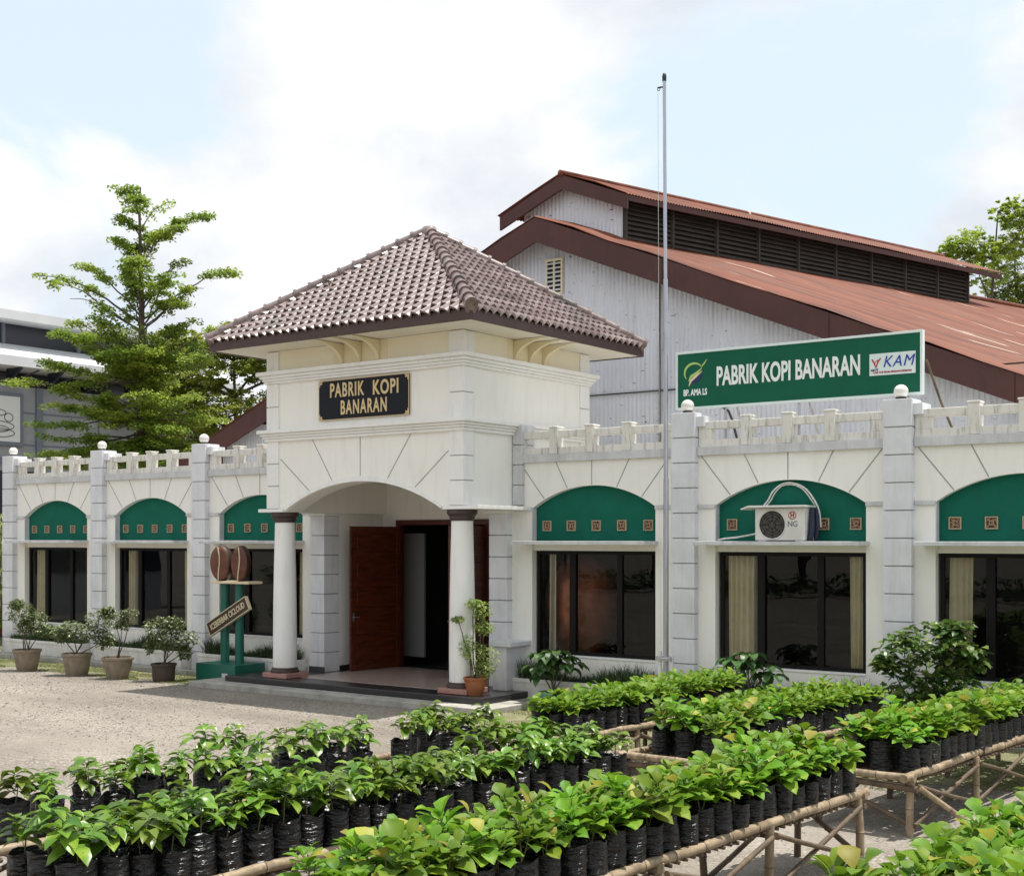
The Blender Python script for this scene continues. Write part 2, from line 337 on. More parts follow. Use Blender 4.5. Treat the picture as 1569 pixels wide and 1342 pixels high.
class MB:
    def __init__(s): s.v = []; s.f = []; s.m = []; s.mi = 0
    def add(s, vs, fs):
        b = len(s.v); s.v.extend([tuple(x) for x in vs])
        for f in fs: s.f.append(tuple(b + i for i in f)); s.m.append(s.mi)
    def box(s, x0, x1, y0, y1, z0, z1):
        s.add([(x0, y0, z0), (x1, y0, z0), (x1, y1, z0), (x0, y1, z0), (x0, y0, z1), (x1, y0, z1), (x1, y1, z1), (x0, y1, z1)],
              [(0, 3, 2, 1), (4, 5, 6, 7), (0, 1, 5, 4), (1, 2, 6, 5), (2, 3, 7, 6), (3, 0, 4, 7)])
    def obox(s, c, ax, ay, az):
        c, ax, ay, az = map(Vector, (c, ax, ay, az))
        P = [c + ax * i + ay * j + az * k for k in (-1, 1) for i, j in ((-1, -1), (1, -1), (1, 1), (-1, 1))]
        s.add(P, [(0, 3, 2, 1), (4, 5, 6, 7), (0, 1, 5, 4), (1, 2, 6, 5), (2, 3, 7, 6), (3, 0, 4, 7)])
    def prism(s, poly, d):
        n = len(poly); d = Vector(d); a = [Vector(p) for p in poly]
        s.add(a + [p + d for p in a], [tuple(range(n))[::-1], tuple(range(n, 2 * n))] + [(i, (i + 1) % n, n + (i + 1) % n, n + i) for i in range(n)])
    def tube(s, pts, rad, n=8, cap=True):
        pts = [Vector(p) for p in pts]
        if isinstance(rad, (int, float)): rad = [rad] * len(pts)
        b = len(s.v); up = Vector((0, 0, 1)); prev = None
        for i, p in enumerate(pts):
            d = (pts[min(i + 1, len(pts) - 1)] - pts[max(i - 1, 0)])
            if d.length < 1e-9: d = Vector((0, 0, 1))
            d.normalize()
            if prev is None: x = d.cross(up if abs(d.z) < .9 else Vector((1, 0, 0))).normalized()
            else: x = (prev - d * prev.dot(d)).normalized()
            prev = x; y = d.cross(x)
            for k in range(n):
                a = 2 * math.pi * k / n
                s.v.append(tuple(p + (x * math.cos(a) + y * math.sin(a)) * rad[i]))
        for i in range(len(pts) - 1):
            for k in range(n):
                s.f.append((b + i * n + k, b + i * n + (k + 1) % n, b + (i + 1) * n + (k + 1) % n, b + (i + 1) * n + k)); s.m.append(s.mi)
        if cap:
            s.f.append(tuple(b + k for k in range(n))[::-1]); s.m.append(s.mi)
            s.f.append(tuple(b + (len(pts) - 1) * n + k for k in range(n))); s.m.append(s.mi)
    def lathe(s, cx, cy, prof, n=24, wob=None):
        b = len(s.v)
        for j, (r, z) in enumerate(prof):
            for k in range(n):
                a = 2 * math.pi * k / n; rr = r * (wob(a, j) if wob else 1)
                s.v.append((cx + rr * math.cos(a), cy + rr * math.sin(a), z))
        for j in range(len(prof) - 1):
            for k in range(n):
                s.f.append((b + j * n + k, b + j * n + (k + 1) % n, b + (j + 1) * n + (k + 1) % n, b + (j + 1) * n + k)); s.m.append(s.mi)
    def disc(s, c, r, n=16, z=None):
        s.add([(c[0] + r * math.cos(2 * math.pi * k / n), c[1] + r * math.sin(2 * math.pi * k / n), c[2]) for k in range(n)], [tuple(range(n))])
    def build(s, name, mats, parent=None, smooth=False, bevel=0, angle=None):
        me = bpy.data.meshes.new(name); o0 = org(parent)
        me.from_pydata([(x - o0.x, y - o0.y, z - o0.z) for x, y, z in s.v], [], s.f)
        if not isinstance(mats, (list, tuple)): mats = [mats]
        for m_ in mats: me.materials.append(m_)
        if len(mats) > 1: me.polygons.foreach_set('material_index', s.m)
        if smooth: me.polygons.foreach_set('use_smooth', [True] * len(s.f))
        me.update()
        o = bpy.data.objects.new(name, me); COL.objects.link(o)
        if parent: o.parent = parent
        ORG[o.name] = o0
        if angle and smooth:
            try: me.set_sharp_from_angle(angle=R(angle))
            except Exception: pass
        if bevel:
            md = o.modifiers.new('bevel', 'BEVEL'); md.width = bevel; md.segments = 2; md.limit_method = 'ANGLE'; md.angle_limit = R(50)
        return o

def text_mesh(txt, size, x, z, y, name, m_, parent, sx=1.0, bold=0.0, align='CENTER', depth=.004, M3=None, spacing=1.0, shear=0):
    cu = bpy.data.curves.new(name, 'FONT'); cu.body = txt; cu.size = size; cu.offset = bold; cu.extrude = depth
    cu.align_x = align; cu.align_y = 'CENTER'; cu.space_character = spacing; cu.resolution_u = 4; cu.shear = shear
    to = bpy.data.objects.new('tmp', cu); COL.objects.link(to)
    bpy.context.view_layer.update()
    dg = bpy.context.evaluated_depsgraph_get()
    me = bpy.data.meshes.new_from_object(to.evaluated_get(dg))
    bpy.data.objects.remove(to)
    T = Matrix.Translation(Vector((x, y, z)) - org(parent)) @ (M3 if M3 else Matrix.Identity(4)) @ Matrix.Rotation(R(90), 4, 'X') @ Matrix.Scale(sx, 4, (1, 0, 0))
    me.transform(T); me.materials.clear(); me.materials.append(m_)
    o = bpy.data.objects.new(name, me); COL.objects.link(o); o.parent = parent; ORG[o.name] = org(parent)
    return o

def rnd(a, b): return random.uniform(a, b)

# leaf: folded curved blade
def leaf(mb, p, d, L, Wd, droop=.5, fold=.25, seg=4, wav=0.0, roll=0.0):
    p = Vector(p); d = Vector(d).normalized()
    s = d.cross(Vector((0, 0, 1)))
    if s.length < .05: s = Vector((1, 0, 0))
    s.normalize()
    if roll: s = Matrix.Rotation(roll, 3, d) @ s
    b = len(mb.v); ph = rnd(0, 6)
    cur = p.copy(); dd = d.copy()
    prof = (0.06, .78, 1.0, .72, .03) if seg == 4 else (0.08, .95, .75, .03)
    for i in range(seg + 1):
        w = Wd * .5 * prof[i] * (1 + wav * math.sin(ph + i * 2.3))
        up = s.cross(dd).normalized()
        lift = up * (w * fold)
        mb.v.append(tuple(cur + s * w + lift)); mb.v.append(tuple(cur)); mb.v.append(tuple(cur - s * w + lift * (1 + wav)))
        cur = cur + dd * (L / seg)
        dd = (dd + Vector((0, 0, -droop / seg))).normalized()
    for i in range(seg):
        a = b + i * 3
        mb.f.append((a, a + 1, a + 4, a + 3)); mb.m.append(mb.mi)
        mb.f.append((a + 1, a + 2, a + 5, a + 4)); mb.m.append(mb.mi)

def quadleaf(mb, c, L, Wd, flat=.5):
    az = rnd(0, 6.283); el = rnd(-.9, .9) * (1 - flat)
    d = Vector((math.cos(az) * math.cos(el), math.sin(az) * math.cos(el), math.sin(el)))
    s = d.cross(Vector((rnd(-1, 1) * (1 - flat), rnd(-1, 1) * (1 - flat), 1))).normalized()
    c = Vector(c); b = len(mb.v)
    mb.v += [tuple(c - d * L * .5), tuple(c + s * Wd * .5), tuple(c + d * L * .5), tuple(c - s * Wd * .5)]
    mb.f.append((b, b + 1, b + 2, b + 3)); mb.m.append(mb.mi)

# ------------------------------------------------------------------ ground
g = MB(); g.add([(-400, -400, 0), (400, -400, 0), (400, 400, 0), (-400, 400, 0)], [(0, 1, 2, 3)])
tag(g.build('ground', M['gravel']), kind='structure')
def sheet(name, poly, z, m_, n=0):
    s = MB(); s.add([(x, y, z) for x, y in poly], [tuple(range(len(poly)))]); return tag(s.build(name, m_), kind='structure')
def ragged(x0, x1, y0, y1, amp, step=.35, seed=0):
    random.seed(seed); P = []
    x = x0
    while x < x1: P.append((x, y0 + rnd(-amp, amp))); x += step
    P.append((x1, y0 + rnd(-amp, amp))); P += [(x1, y1), (x0, y1)]
    return P
sheet('verge', ragged(-40, -18.7, -1.75, -.55, .14, seed=3), .005, M['moss'])
sheet('verge', ragged(-12.3, 2, -3.6, -.2, .3, seed=4), .005, M['moss'])
k = MB(); x = -28.4
while x < -18.8:
    k.box(x, x + .985, -.76 + rnd(-.01, .01), -.58, -.02, .10 + rnd(-.012, .012)); x += 1.0
tag(k.build('kerb', M['concrete'], bevel=.012), kind='structure')
k = MB(); k.box(-18.9, -12.02, -1.98, -.2, -.02, .095)
tag(k.build('path_slab', M['concrete'], bevel=.01), kind='structure')
k = MB(); k.box(-28.1, -18.6, -.57, -.002, -.02, .03); k.box(-12.2, 1, -.5, -.002, -.02, .03)
tag(k.build('pavement', M['concrete']), kind='structure')

# ------------------------------------------------------------------ front building
BO = (-14.85, 0, 0)
B = empty('white_building', BO, 'long white single storey building with green arch panels and a tiled entrance porch', 'building')
SPR, CR, LZ = 3.20, 3.56, 3.96      # arch spring, crown, ledge underside
HW = 1.18
def arch_pts(cx, hw, zs, rise, n=20):
    Rr = (hw * hw + rise * rise) / (2 * rise); zc = zs + rise - Rr
    a0 = math.asin(hw / Rr)
    return [(cx + Rr * math.sin(-a0 + 2 * a0 * i / n), zc + Rr * math.cos(-a0 + 2 * a0 * i / n)) for i in range(n + 1)]
def arch_z(u, hw, zs, rise):
    Rr = (hw * hw + rise * rise) / (2 * rise); zc = zs + rise - Rr
    return zc + math.sqrt(max(0, Rr * Rr - u * u)) if abs(u) < hw else zs

PIL = [-27.52, -24.17, -20.82, -9.68, -6.34, -3.0, .34]
BAYS = [(-27.52, -24.17, -25.845), (-24.17, -20.82, -22.495), (-20.82, -17.6, -19.145),
        (-13.0, -9.68, -11.41), (-9.68, -6.34, -8.01), (-6.34, -3.0, -4.67), (-3.0, .34, -1.33)]
WT = .24
wall = MB()
for x0, x1, cx in BAYS:
    wall.box(x0, cx - HW, 0, WT, 0, LZ); wall.box(cx + HW, x1, 0, WT, 0, LZ)
    wall.box(cx - HW, cx + HW, 0, WT, 0, .76)
    wall.box(cx - HW, cx + HW, .05, WT, 2.50, 2.60)
    ap = arch_pts(cx, HW, SPR, CR - SPR)
    n = len(ap); b = len(wall.v)
    vs = []
    for (x, z) in ap: vs += [(x, 0, z), (x, 0, LZ), (x, WT, z), (x, WT, LZ)]
    fs = []
    for i in range(n - 1):
        a = i * 4; c = a + 4
        fs += [(a, c, c + 1, a + 1), (a + 2, a + 3, c + 3, c + 2), (a, a + 2, c + 2, c)]
    wall.add(vs, fs)
# end, back walls and roof slab
wall.box(-27.72, -27.53, .02, 4.4, 0, LZ); wall.box(.35, .54, .02, 4.4, 0, LZ); wall.box(-27.52, .34, 4.2, 4.4, 0, LZ)
gr = wall; gr.mi = 1
for x0, x1, cx in BAYS:
    for tx, bx in ((-1.42, -.93), (-.70, -.47), (0, 0), (.70, .47), (1.42, .93)):
        X0, X1 = cx + tx, cx + bx
        if X0 < x0 + .05: 
            f = (x0 + .05 - X0) / (X1 - X0); X0 = x0 + .05; zt = LZ - f * (LZ - arch_z(bx, HW, SPR, CR - SPR))
        elif X0 > x1 - .05:
            f = (X0 - x1 + .05) / (X0 - X1); X0 = x1 - .05; zt = LZ - f * (LZ - arch_z(bx, HW, SPR, CR - SPR))
        else: zt = LZ
        zb = arch_z(bx, HW, SPR, CR - SPR) + .012
        d = Vector((X1 - X0, 0, zb - zt)).normalized(); s = Vector((d.z, 0, -d.x)) * .0085
        P = [Vector((X0, -.003, zt)), Vector((X1, -.003, zb))]
        gr.add([P[0] - s, P[0] + s, P[1] + s, P[1] - s], [(0, 1, 2, 3)])
wall.build('wall', [M['wall'], M['groove']], B)
for q_ in ((-27.5, -17.5, .25), (-12.93, .3, .25), (-17.5, -12.93, 2.3)):
    slab = MB(); slab.box(q_[0], q_[1], q_[2], 4.2, 3.75, 3.94); slab.build('flat_roof', M['concrete'], B)
for x0, x1, cx in BAYS:
    lb = MB(); a = x0 + (.21 if x0 in PIL else 0); c = x1 - (.21 if x1 in PIL else 0)
    lb.box(a, c, -.06, WT + .02, LZ, 4.09); lb.build('ledge', M['ledge'], B, bevel=.008)
    lb = MB(); lb.box(a, cx - HW, -.035, -.001, SPR - .045, SPR + .02); lb.build('spring_band', M['ledge'], B, bevel=.008)
    lb = MB(); lb.box(cx + HW, c, -.035, -.001, SPR - .045, SPR + .02); lb.build('spring_band', M['ledge'], B, bevel=.008)

def quoin_blocks(mb, x0, x1, y0, y1, z0, z1, bh=.37, gap=.016, inset=.02):
    mb.mi = 1; mb.box(x0 + inset, x1 - inset, y0 + inset, y1 - inset, z0, z1 - .02); mb.mi = 0
    n = max(1, round((z1 - z0) / bh)); h = (z1 - z0) / n
    for i in range(n): mb.box(x0, x1, y0, y1, z0 + i * h + (gap / 2 if i else 0), z0 + (i + 1) * h - (gap / 2 if i < n - 1 else 0))
for px in PIL:
    q = MB(); quoin_blocks(q, px - .203, px + .203, -.13, .26, .02, 4.62, .371)
    po = q.build('pillar', [M['quoin'], M['groove']], B, bevel=.006)
    c = MB(); c.box(px - .175, px + .33, -.07, .30, 4.40, 4.56)
    c.build('pillar_shoulder', M['quoin'], B, bevel=.006)
    gl = MB(); gl.lathe(px, .03, [(.075, 4.615), (.075, 4.655), (.065, 4.66)], 20); gl.disc((px, .03, 4.659), .065, 16)
    go = gl.build('globe_base', M['black'], po, smooth=True, angle=40)
    gl = MB(); gl.lathe(px, .03, [(.10 * math.cos(R(t)), 4.738 + .096 * math.sin(R(t))) for t in range(-60, 91, 10)], 24)
    gl.build('globe', M['globe'], po, smooth=True)
# parapet balustrades
for x0, x1, cx in BAYS:
    a = x0 + (.21 if x0 in PIL else .02); c = x1 - (.21 if x1 in PIL else .0); Lb = c - a
    p = MB(); p.box(a, c, -.015, .115, 4.09, 4.20); p.box(a, c, -.015, .115, 4.36, 4.475)
    es = .22; pw = .15; npst = 3
    ow = (Lb - 2 * es - npst * pw) / (npst + 1)
    p.box(a, a + es, -.012, .112, 4.20, 4.36); p.box(c - es, c, -.012, .112, 4.20, 4.36)
    for i in range(npst):
        xx = a + es + ow + i * (ow + pw)
        p.box(xx, xx + pw, -.05, .15, 4.093, 4.515); p.box(xx - .012, xx + pw + .012, -.06, .16, 4.516, 4.545)
    p.build('balustrade', M['parapet'], B, bevel=.007)
# arch panels with vent tiles, canopies, windows, planters
random.seed(11)
for bi, (x0, x1, cx) in enumerate(BAYS):
    g_ = MB(); ap = arch_pts(cx, HW, SPR, CR - SPR)
    poly = [(cx - HW, .12, 2.66)] + [(cx + HW, .12, 2.66)] + [(x, .12, z) for x, z in ap[::-1]]
    g_.prism(poly, (0, .06, 0))
    gp = g_.build('arch_panel', M['green'], B)
    for i in range(5):
        tx = cx + .02 + (i - 2) * .485; tz = 2.91
        t = MB(); t.mi = 0; h = .085; w = .016
        t.box(tx - h, tx + h, .095, .119, tz - h, tz - h + w); t.box(tx - h, tx + h, .095, .119, tz + h - w, tz + h)
        t.box(tx - h, tx - h + w, .095, .119, tz - h + w, tz + h - w); t.box(tx + h - w, tx + h, .095, .119, tz - h + w, tz + h - w)
        t.mi = 1; t.box(tx - h + w, tx + h - w, .112, .1185, tz - h + w, tz + h - w)
        t.mi = 0
        for k in range(4):
            a = R(45 + 90 * k); u, v = math.cos(a), math.sin(a)
            t.tube([(tx + u * .02, .108, tz + v * .02), (tx + u * .075, .108, tz + v * .075)], .005, 4)
        t.tube([(tx + .032 * math.cos(a), .108, tz + .032 * math.sin(a)) for a in [R(q * 45) for q in range(9)]], .0055, 4, cap=False)
        t.build('vent_tile', [M['tileframe'], M['tiledark']], gp)
    c_ = MB(); c_.box(cx - HW - .17, cx + HW + .05, -.40, .11, 2.60, 2.66)
    c_.build('canopy', M['ledge'], B, bevel=.006)
    e_ = MB(); e_.box(cx - HW, cx - HW + .012, -.004, .115, 2.665, SPR); e_.build('reveal', M['ledge'], B)
    # window
    wx0, wx1, wz0, wz1 = cx - HW + .03, cx + HW - .03, .77, 2.495
    s = MB(); s.box(cx - HW, cx + HW, -.015, .11, .762, .79); 
    ms = [wx0 + (wx1 - wx0) * f for f in ((.31, .70) if bi == 3 else (.295, .70))]
    f = MB(); t_ = .055
    f.box(wx0, wx1, .10, .18, wz0 + .02, wz0 + .02 + t_); f.box(wx0, wx1, .10, .18, wz1 - t_, wz1)
    f.box(wx0, wx0 + t_, .102, .178, wz0 + .02 + t_, wz1 - t_); f.box(wx1 - t_, wx1, .102, .178, wz0 + .02 + t_, wz1 - t_)
    f.box(ms[0] - .065, ms[0] + .055, .104, .176, wz0 + .02 + t_, wz1 - t_); f.box(ms[1] - .05, ms[1] + .05, .104, .176, wz0 + .02 + t_, wz1 - t_)
    wo_ = f.build('window', M['frame'], B, bevel=.004)
    edges = [wx0 + t_, ms[0] - .065, ms[0] + .055, ms[1] - .05, ms[1] + .05, wx1 - t_]
    for i in range(3):
        gmb = MB(); a, b_ = edges[2 * i], edges[2 * i + 1]
        # inner sash
        yy = .135 + .012 * (i % 2)
        gmb.add([(a, yy, wz0 + .075), (b_, yy, wz0 + .075), (b_, yy, wz1 - t_), (a, yy, wz1 - t_)], [(0, 1, 2, 3)])
        gmb.build('pane', M['glass'], wo_)
    s.build('sill', M['white'], wo_, bevel=.004)
    # planter
    px0, px1 = max(x0 + .24, cx - 1.42), min(x1 - .24, cx + 1.42)
    p = MB(); p.box(px0, px1, -.36, -.30, .08, .40); p.box(px0, px0 + .06, -.30, -.001, .08, .40); p.box(px1 - .06, px1, -.30, -.001, .08, .40)
    p.box(px0 + .06, px1 - .06, -.30, -.001, .08, .33); p.box(px0 - .015, px1 + .015, -.375, -.361, .34, .405); p.box(px0 - .01, px1 + .01, -.34, -.002, .031, .08)
    p.build('planter_box', M['white'], B, bevel=.006)
# interior
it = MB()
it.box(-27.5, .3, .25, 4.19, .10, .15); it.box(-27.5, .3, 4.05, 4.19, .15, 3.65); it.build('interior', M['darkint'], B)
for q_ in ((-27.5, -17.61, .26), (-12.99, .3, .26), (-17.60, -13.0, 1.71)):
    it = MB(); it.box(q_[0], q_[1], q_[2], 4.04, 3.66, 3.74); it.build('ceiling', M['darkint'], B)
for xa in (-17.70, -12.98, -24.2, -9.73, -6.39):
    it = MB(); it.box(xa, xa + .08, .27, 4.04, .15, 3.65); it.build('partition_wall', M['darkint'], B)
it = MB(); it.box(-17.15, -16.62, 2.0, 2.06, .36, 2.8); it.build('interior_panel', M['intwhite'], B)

# ------------------------------------------------------------------ porch (part of the building)
PX0, PX1, PY0, PY1 = -17.40, -12.95, -1.40, 2.25
pw = MB()
BT = 3.17; pcx = (PX0 + PX1) / 2; AHW = 1.80
# front wall with arch
def arched_wall(mb, x0, x1, y0, y1, z0, z1, cx, hw, rise):
    mb.box(x0, cx - hw, y0, y1, z0, z1); mb.box(cx + hw, x1, y0, y1, z0, z1)
    ap = arch_pts(cx, hw, z0, rise, 28); vs = []; fs = []
    for (x, z) in ap: vs += [(x, y0, z), (x, y0, z1), (x, y1, z), (x, y1, z1)]
    for i in range(len(ap) - 1):
        a = i * 4; c = a + 4; fs += [(a, c, c + 1, a + 1), (a + 2, a + 3, c + 3, c + 2), (a, a + 2, c + 2, c)]
    mb.add(vs, fs)
arched_wall(pw, PX0, PX1, PY0, PY0 + .40, BT, 6.04, pcx, AHW, .50)
pw.box(PX0, PX0 + .25, PY0 + .40, PY1, BT, 6.04); pw.box(PX1 - .25, PX1, PY0 + .40, PY1, BT, 6.04); pw.box(PX0 + .25, PX1 - .25, PY1 - .25, PY1, 3.9, 6.04)
pw.box(PX0 + .25, PX1 - .25, PY0 + .4, PY1 - .25, 3.80, 3.92)          # ceiling
# vestibule walls
pw.box(-17.6, -17.25, .262, 1.5, .2, BT); pw.box(-13.36, -13.0, .262, 1.5, .2, BT); 
pw.box(-17.35, -16.90, 1.5, 1.7, .2, 3.8); pw.box(-14.60, -13.2, 1.5, 1.7, .2, 3.8); pw.box(-16.90, -14.60, 1.5, 1.7, 3.06, 3.8)

for q_ in ((-17.249, -17.235, .262, 1.484), (-17.235, -16.9, 1.485, 1.499), (-14.6, -13.37, 1.485, 1.499), (-17.63, -17.236, -.165, -.151)):
    bb = MB(); bb.box(*q_, .2, .30); bb.build('baseboard', M['granite'], B)
for (xa, xb) in ((-17.62, -17.25), (-13.38, -13.0)):
    q = MB(); quoin_blocks(q, xa, xb, -.15, .26, .2, 3.12, .366); q.build('pillar', [M['quoin'], M['groove']], B, bevel=.006)
    q = MB(); q.box(xa - .06, xb + .06, -.20, .26, 3.122, 3.168); q.build('pillar_cap', M['white'], B, bevel=.005)
q = MB(); quoin_blocks(q, -12.93, -12.742, -.085, .30, 3.26, 4.60, .33); q.build('pillar', [M['ledge'], M['groove']], B, bevel=.006)
# bottom lip, cornices
def ring(mb, o, z0, z1, th=.0):
    mb.box(PX0 - o, PX1 + o, PY0 - o, PY0 - .001, z0, z1)
    mb.box(PX0 - o, PX0 - .001, PY0, PY1 + o, z0, z1); mb.box(PX1 + .001, PX1 + o, PY0, PY1 + o, z0, z1); mb.box(PX0, PX1, PY1 + .001, PY1 + o, z0, z1)
cn = MB()
for z1, o, h in ((5.67, .17, .065), (5.603, .12, .05), (5.551, .085, .045), (5.504, .06, .04)): ring(cn, o, z1 - h, z1)
for z1, o, h in ((4.63, .16, .06), (4.568, .11, .045), (4.521, .08, .04), (4.479, .055, .05)): ring(cn, o, z1 - h, z1)
cn.build('cornice', M['white'], B, bevel=.004)
lp = MB(); lp.box(PX1 + .001, -12.62, PY0 - .03, .0, BT, BT + .06); lp.box(PX0 - .25, PX0 - .001, PY0 - .03, 0, BT, BT + .06)
lp.box(cx0 := pcx + AHW + .0, PX1 + .03, PY0 - .035, PY0 - .001, BT, BT + .055); lp.box(PX0 - .03, pcx - AHW, PY0 - .035, PY0 - .001, BT, BT + .055)
lp.build('beam_lip', M['white'], B, bevel=.006)
ar = MB(); apo = arch_pts(pcx, AHW + .02, BT, .50, 40); 
for i in range(len(apo) - 1):
    (xa, za), (xb, zb) = apo[i], apo[i + 1]
    t0 = .055 + .03 * math.sin(math.pi * i / 40)
    ar.prism([(xa, PY0 - .035, za + .002), (xb, PY0 - .035, zb + .002), (xb, PY0 - .035, zb + t0), (xa, PY0 - .035, za + t0)], (0, .034, 0))
ar.build('arch_moulding', M['white'], B)
# corner quoins of the upper box
for (sx, xc) in ((1, PX1), (-1, PX0)):
    for (za, zb) in ((3.235, 4.43), (4.635, 5.462), (5.675, 6.03)):
        q = MB(); x0, x1 = (xc - .27, xc + .03) if sx > 0 else (xc - .03, xc + .27)
        quoin_blocks(q, x0, x1, PY0 - .03, PY0 + .27, za, zb, .37, .014, .016)
        q.build('corner_quoin', [M['white'], M['groove']], B, bevel=.005)
q = MB()
for (za, zb) in ((3.3, 4.43), (4.635, 5.462), (5.675, 6.03)): quoin_blocks(q, PX1 - .27, PX1 + .03, PY1 - .27, PY1 + .03, za, zb, .37, .014, .016)
q.build('corner_quoin', [M['white'], M['groove']], B, bevel=.005)
gr = pw; gr.mi = 1
for tx, bx in ((-1.93, -1.22), (-1.13, -.66), (0, 0), (1.13, .62), (1.93, 1.22)):
    zt = 4.425 if abs(tx) < 1.5 else 4.12; zb = arch_z(bx, AHW, BT, .5) + .095
    P0, P1 = Vector((pcx + tx, PY0 - .003, zt)), Vector((pcx + bx, PY0 - .003, zb))
    d = (P1 - P0).normalized(); s = Vector((d.z, 0, -d.x)) * .0085
    gr.add([P0 - s, P0 + s, P1 + s, P1 - s], [(0, 1, 2, 3)])
pw.build('porch_wall', [M['wall'], M['groove']], B)
# yellowish frieze boards and brackets under the eave
EZ = 6.05; OV = .75
EX0, EX1, EY0, EY1 = PX0 - OV, PX1 + OV, PY0 - OV, PY1 + OV
M['frieze'] = mat('frieze_cream', (.85, .79, .62), (.81, .75, .57), 2, .75)
fz = MB(); fz.box(PX0 + .28, PX1 - .28, PY0 - .0008, PY0 - .0004, 5.68, 6.03); fz.build('frieze', M['frieze'], B)
fz = MB(); fz.box(PX1 + .0004, PX1 + .0008, PY0 + .28, PY1 - .28, 5.68, 6.03); fz.build('frieze', M['frieze'], B)
fz = MB(); fz.box(pcx - .62, pcx + .62, PY0 - .004, PY0 - .001, 5.68, 6.03); fz.build('frieze_panel', M['yellow'], B)
fz = MB(); fz.box(PX1 + .001, PX1 + .004, .42 - .62, .42 + .62, 5.68, 6.03); fz.build('frieze_panel', M['yellow'], B)
for i in range(3):
    for side in (0, 1):
        m_ = MB(); P = []
        for t in range(9):
            a = R(90 * t / 8); P.append((.04 + .62 * (1 - math.cos(a)), 5.72 + .30 * math.sin(a)))
        prof = [(0.002, 5.70), (.04, 5.70)] + P + [(.002, 6.03)]
        off = (i - 1) * .42
        if side == 0: m_.prism([(pcx + off - .035, PY0 - .005 - u, z) for u, z in prof], (.07, 0, 0))
        else: m_.prism([(PX1 + .005 + u, .42 + off - .035, z) for u, z in prof], (0, .07, 0))
        m_.build('bracket', M['yellow'], B)
so = MB(); so.box(EX0 + .05, EX1 - .05, EY0 + .05, EY1 - .05, 6.045, 6.075); so.build('soffit', M['soffit'], B)
fs_ = MB()
for (a, b_, c, d) in ((EX0, EX1, EY0, EY0 + .04), (EX0, EX1, EY1 - .04, EY1), (EX0, EX0 + .04, EY0 + .041, EY1 - .041), (EX1 - .04, EX1, EY0 + .041, EY1 - .041)):
    fs_.box(a, b_, c, d, 6.03, 6.205)
fs_.build('fascia_board', M['fasciab'], B, bevel=.006)
# tiled pyramid roof
AP = Vector(((EX0 + EX1) / 2, (EY0 + EY1) / 2, 8.24)); RZ = 6.195
def tiled_face(A, Bp, top):
    A, Bp, top = Vector(A), Vector(Bp), Vector(top)
    ed = (Bp - A); Lw = ed.length; u = ed / Lw
    mid = A + u * ((top - A).dot(u)); sl = top - mid; H = sl.length; v = sl / H; nrm = u.cross(v).normalized()
    if nrm.z < 0: nrm = -nrm
    tt = (top - A).dot(u); tw = Lw / round(Lw / .192); nc = 17; ch = H / nc; sub = 8
    mb = MB()
    def prof(x):
        f = (x / tw) % 1.0
        return .032 * math.sin(2 * math.pi * f) + .014 * math.sin(4 * math.pi * f + .6)
    for c in range(nc):
        v0, v1 = c * ch, (c + 1) * ch + .03
        if v1 > H: v1 = H
        sh = (tw * .5) * (c % 2)
        def lim(vv): k_ = vv / H; return tt * k_, Lw - (Lw - tt) * k_
        l0, r0 = lim(v0); l1, r1 = lim(v1)
        n = max(2, int((r0 - l0) / (tw / sub)) + 2)
        base = len(mb.v); jit = [rnd(-.006, .006) for _ in range(int(Lw / tw) + 4)]
        for i in range(n + 1):
            x = l0 + (r0 - l0) * i / n
            xs = x + sh; hj = jit[int(xs / tw)]
            x1_ = min(max(x, l1), r1)
            slope = v
            p0 = A + u * x + v * (v0 - .035 + hj) + nrm * (prof(xs) + .066)
            p1 = A + u * x1_ + v * v1 + nrm * (prof(xs) + .012)
            pb = A + u * x + v * (v0 - .030 + hj) + nrm * (prof(xs) + .026)
            mb.v += [tuple(p0), tuple(p1), tuple(pb)]
        for i in range(n):
            a = base + i * 3
            mb.f.append((a, a + 3, a + 4, a + 1)); mb.m.append(0)
            mb.f.append((a + 2, a + 5, a + 3, a)); mb.m.append(0)
    # underlay
    mb.add([A, Bp, top], [(0, 1, 2)])
    return mb
cs = [(EX0, EY0, RZ), (EX1, EY0, RZ), (EX1, EY1, RZ), (EX0, EY1, RZ)]
ro = None
rf = MB()
for i in range(4):
    mb = tiled_face(cs[i], cs[(i + 1) % 4], AP)
    rf.add(mb.v, mb.f)
ro = rf.build('tiled_roof', M['rooftile'], B, smooth=True, angle=50)
for i in range(4):
    A = Vector(cs[i]) + Vector((0, 0, .03)); d = AP - A; L_ = d.length; d.normalize(); r_ = MB(); nn = 15
    for j in range(nn):
        p0 = A + d * (L_ * j / nn - .05); p1 = A + d * (L_ * (j + 1) / nn - .01)
        r_.tube([p0 + Vector((0, 0, .055)), p0 + d * .05 + Vector((0, 0, .055)), p0 + d * .055 + Vector((0, 0, .05)), p1 + Vector((0, 0, .038))], [.104, .104, .088, .082], 12)
    r_.tube([A - Vector((0, 0, .035)), AP - Vector((0, 0, .03))], .098, 8)
    r_.build('hip_ridge', M['rooftile'], ro, smooth=True, angle=45)
tp = MB(); tp.lathe(AP.x, AP.y, [(.17, 8.14), (.16, 8.26), (.11, 8.335), (.0, 8.36)], 14); tp.build('apex_cap', M['rooftile'], ro, smooth=True)
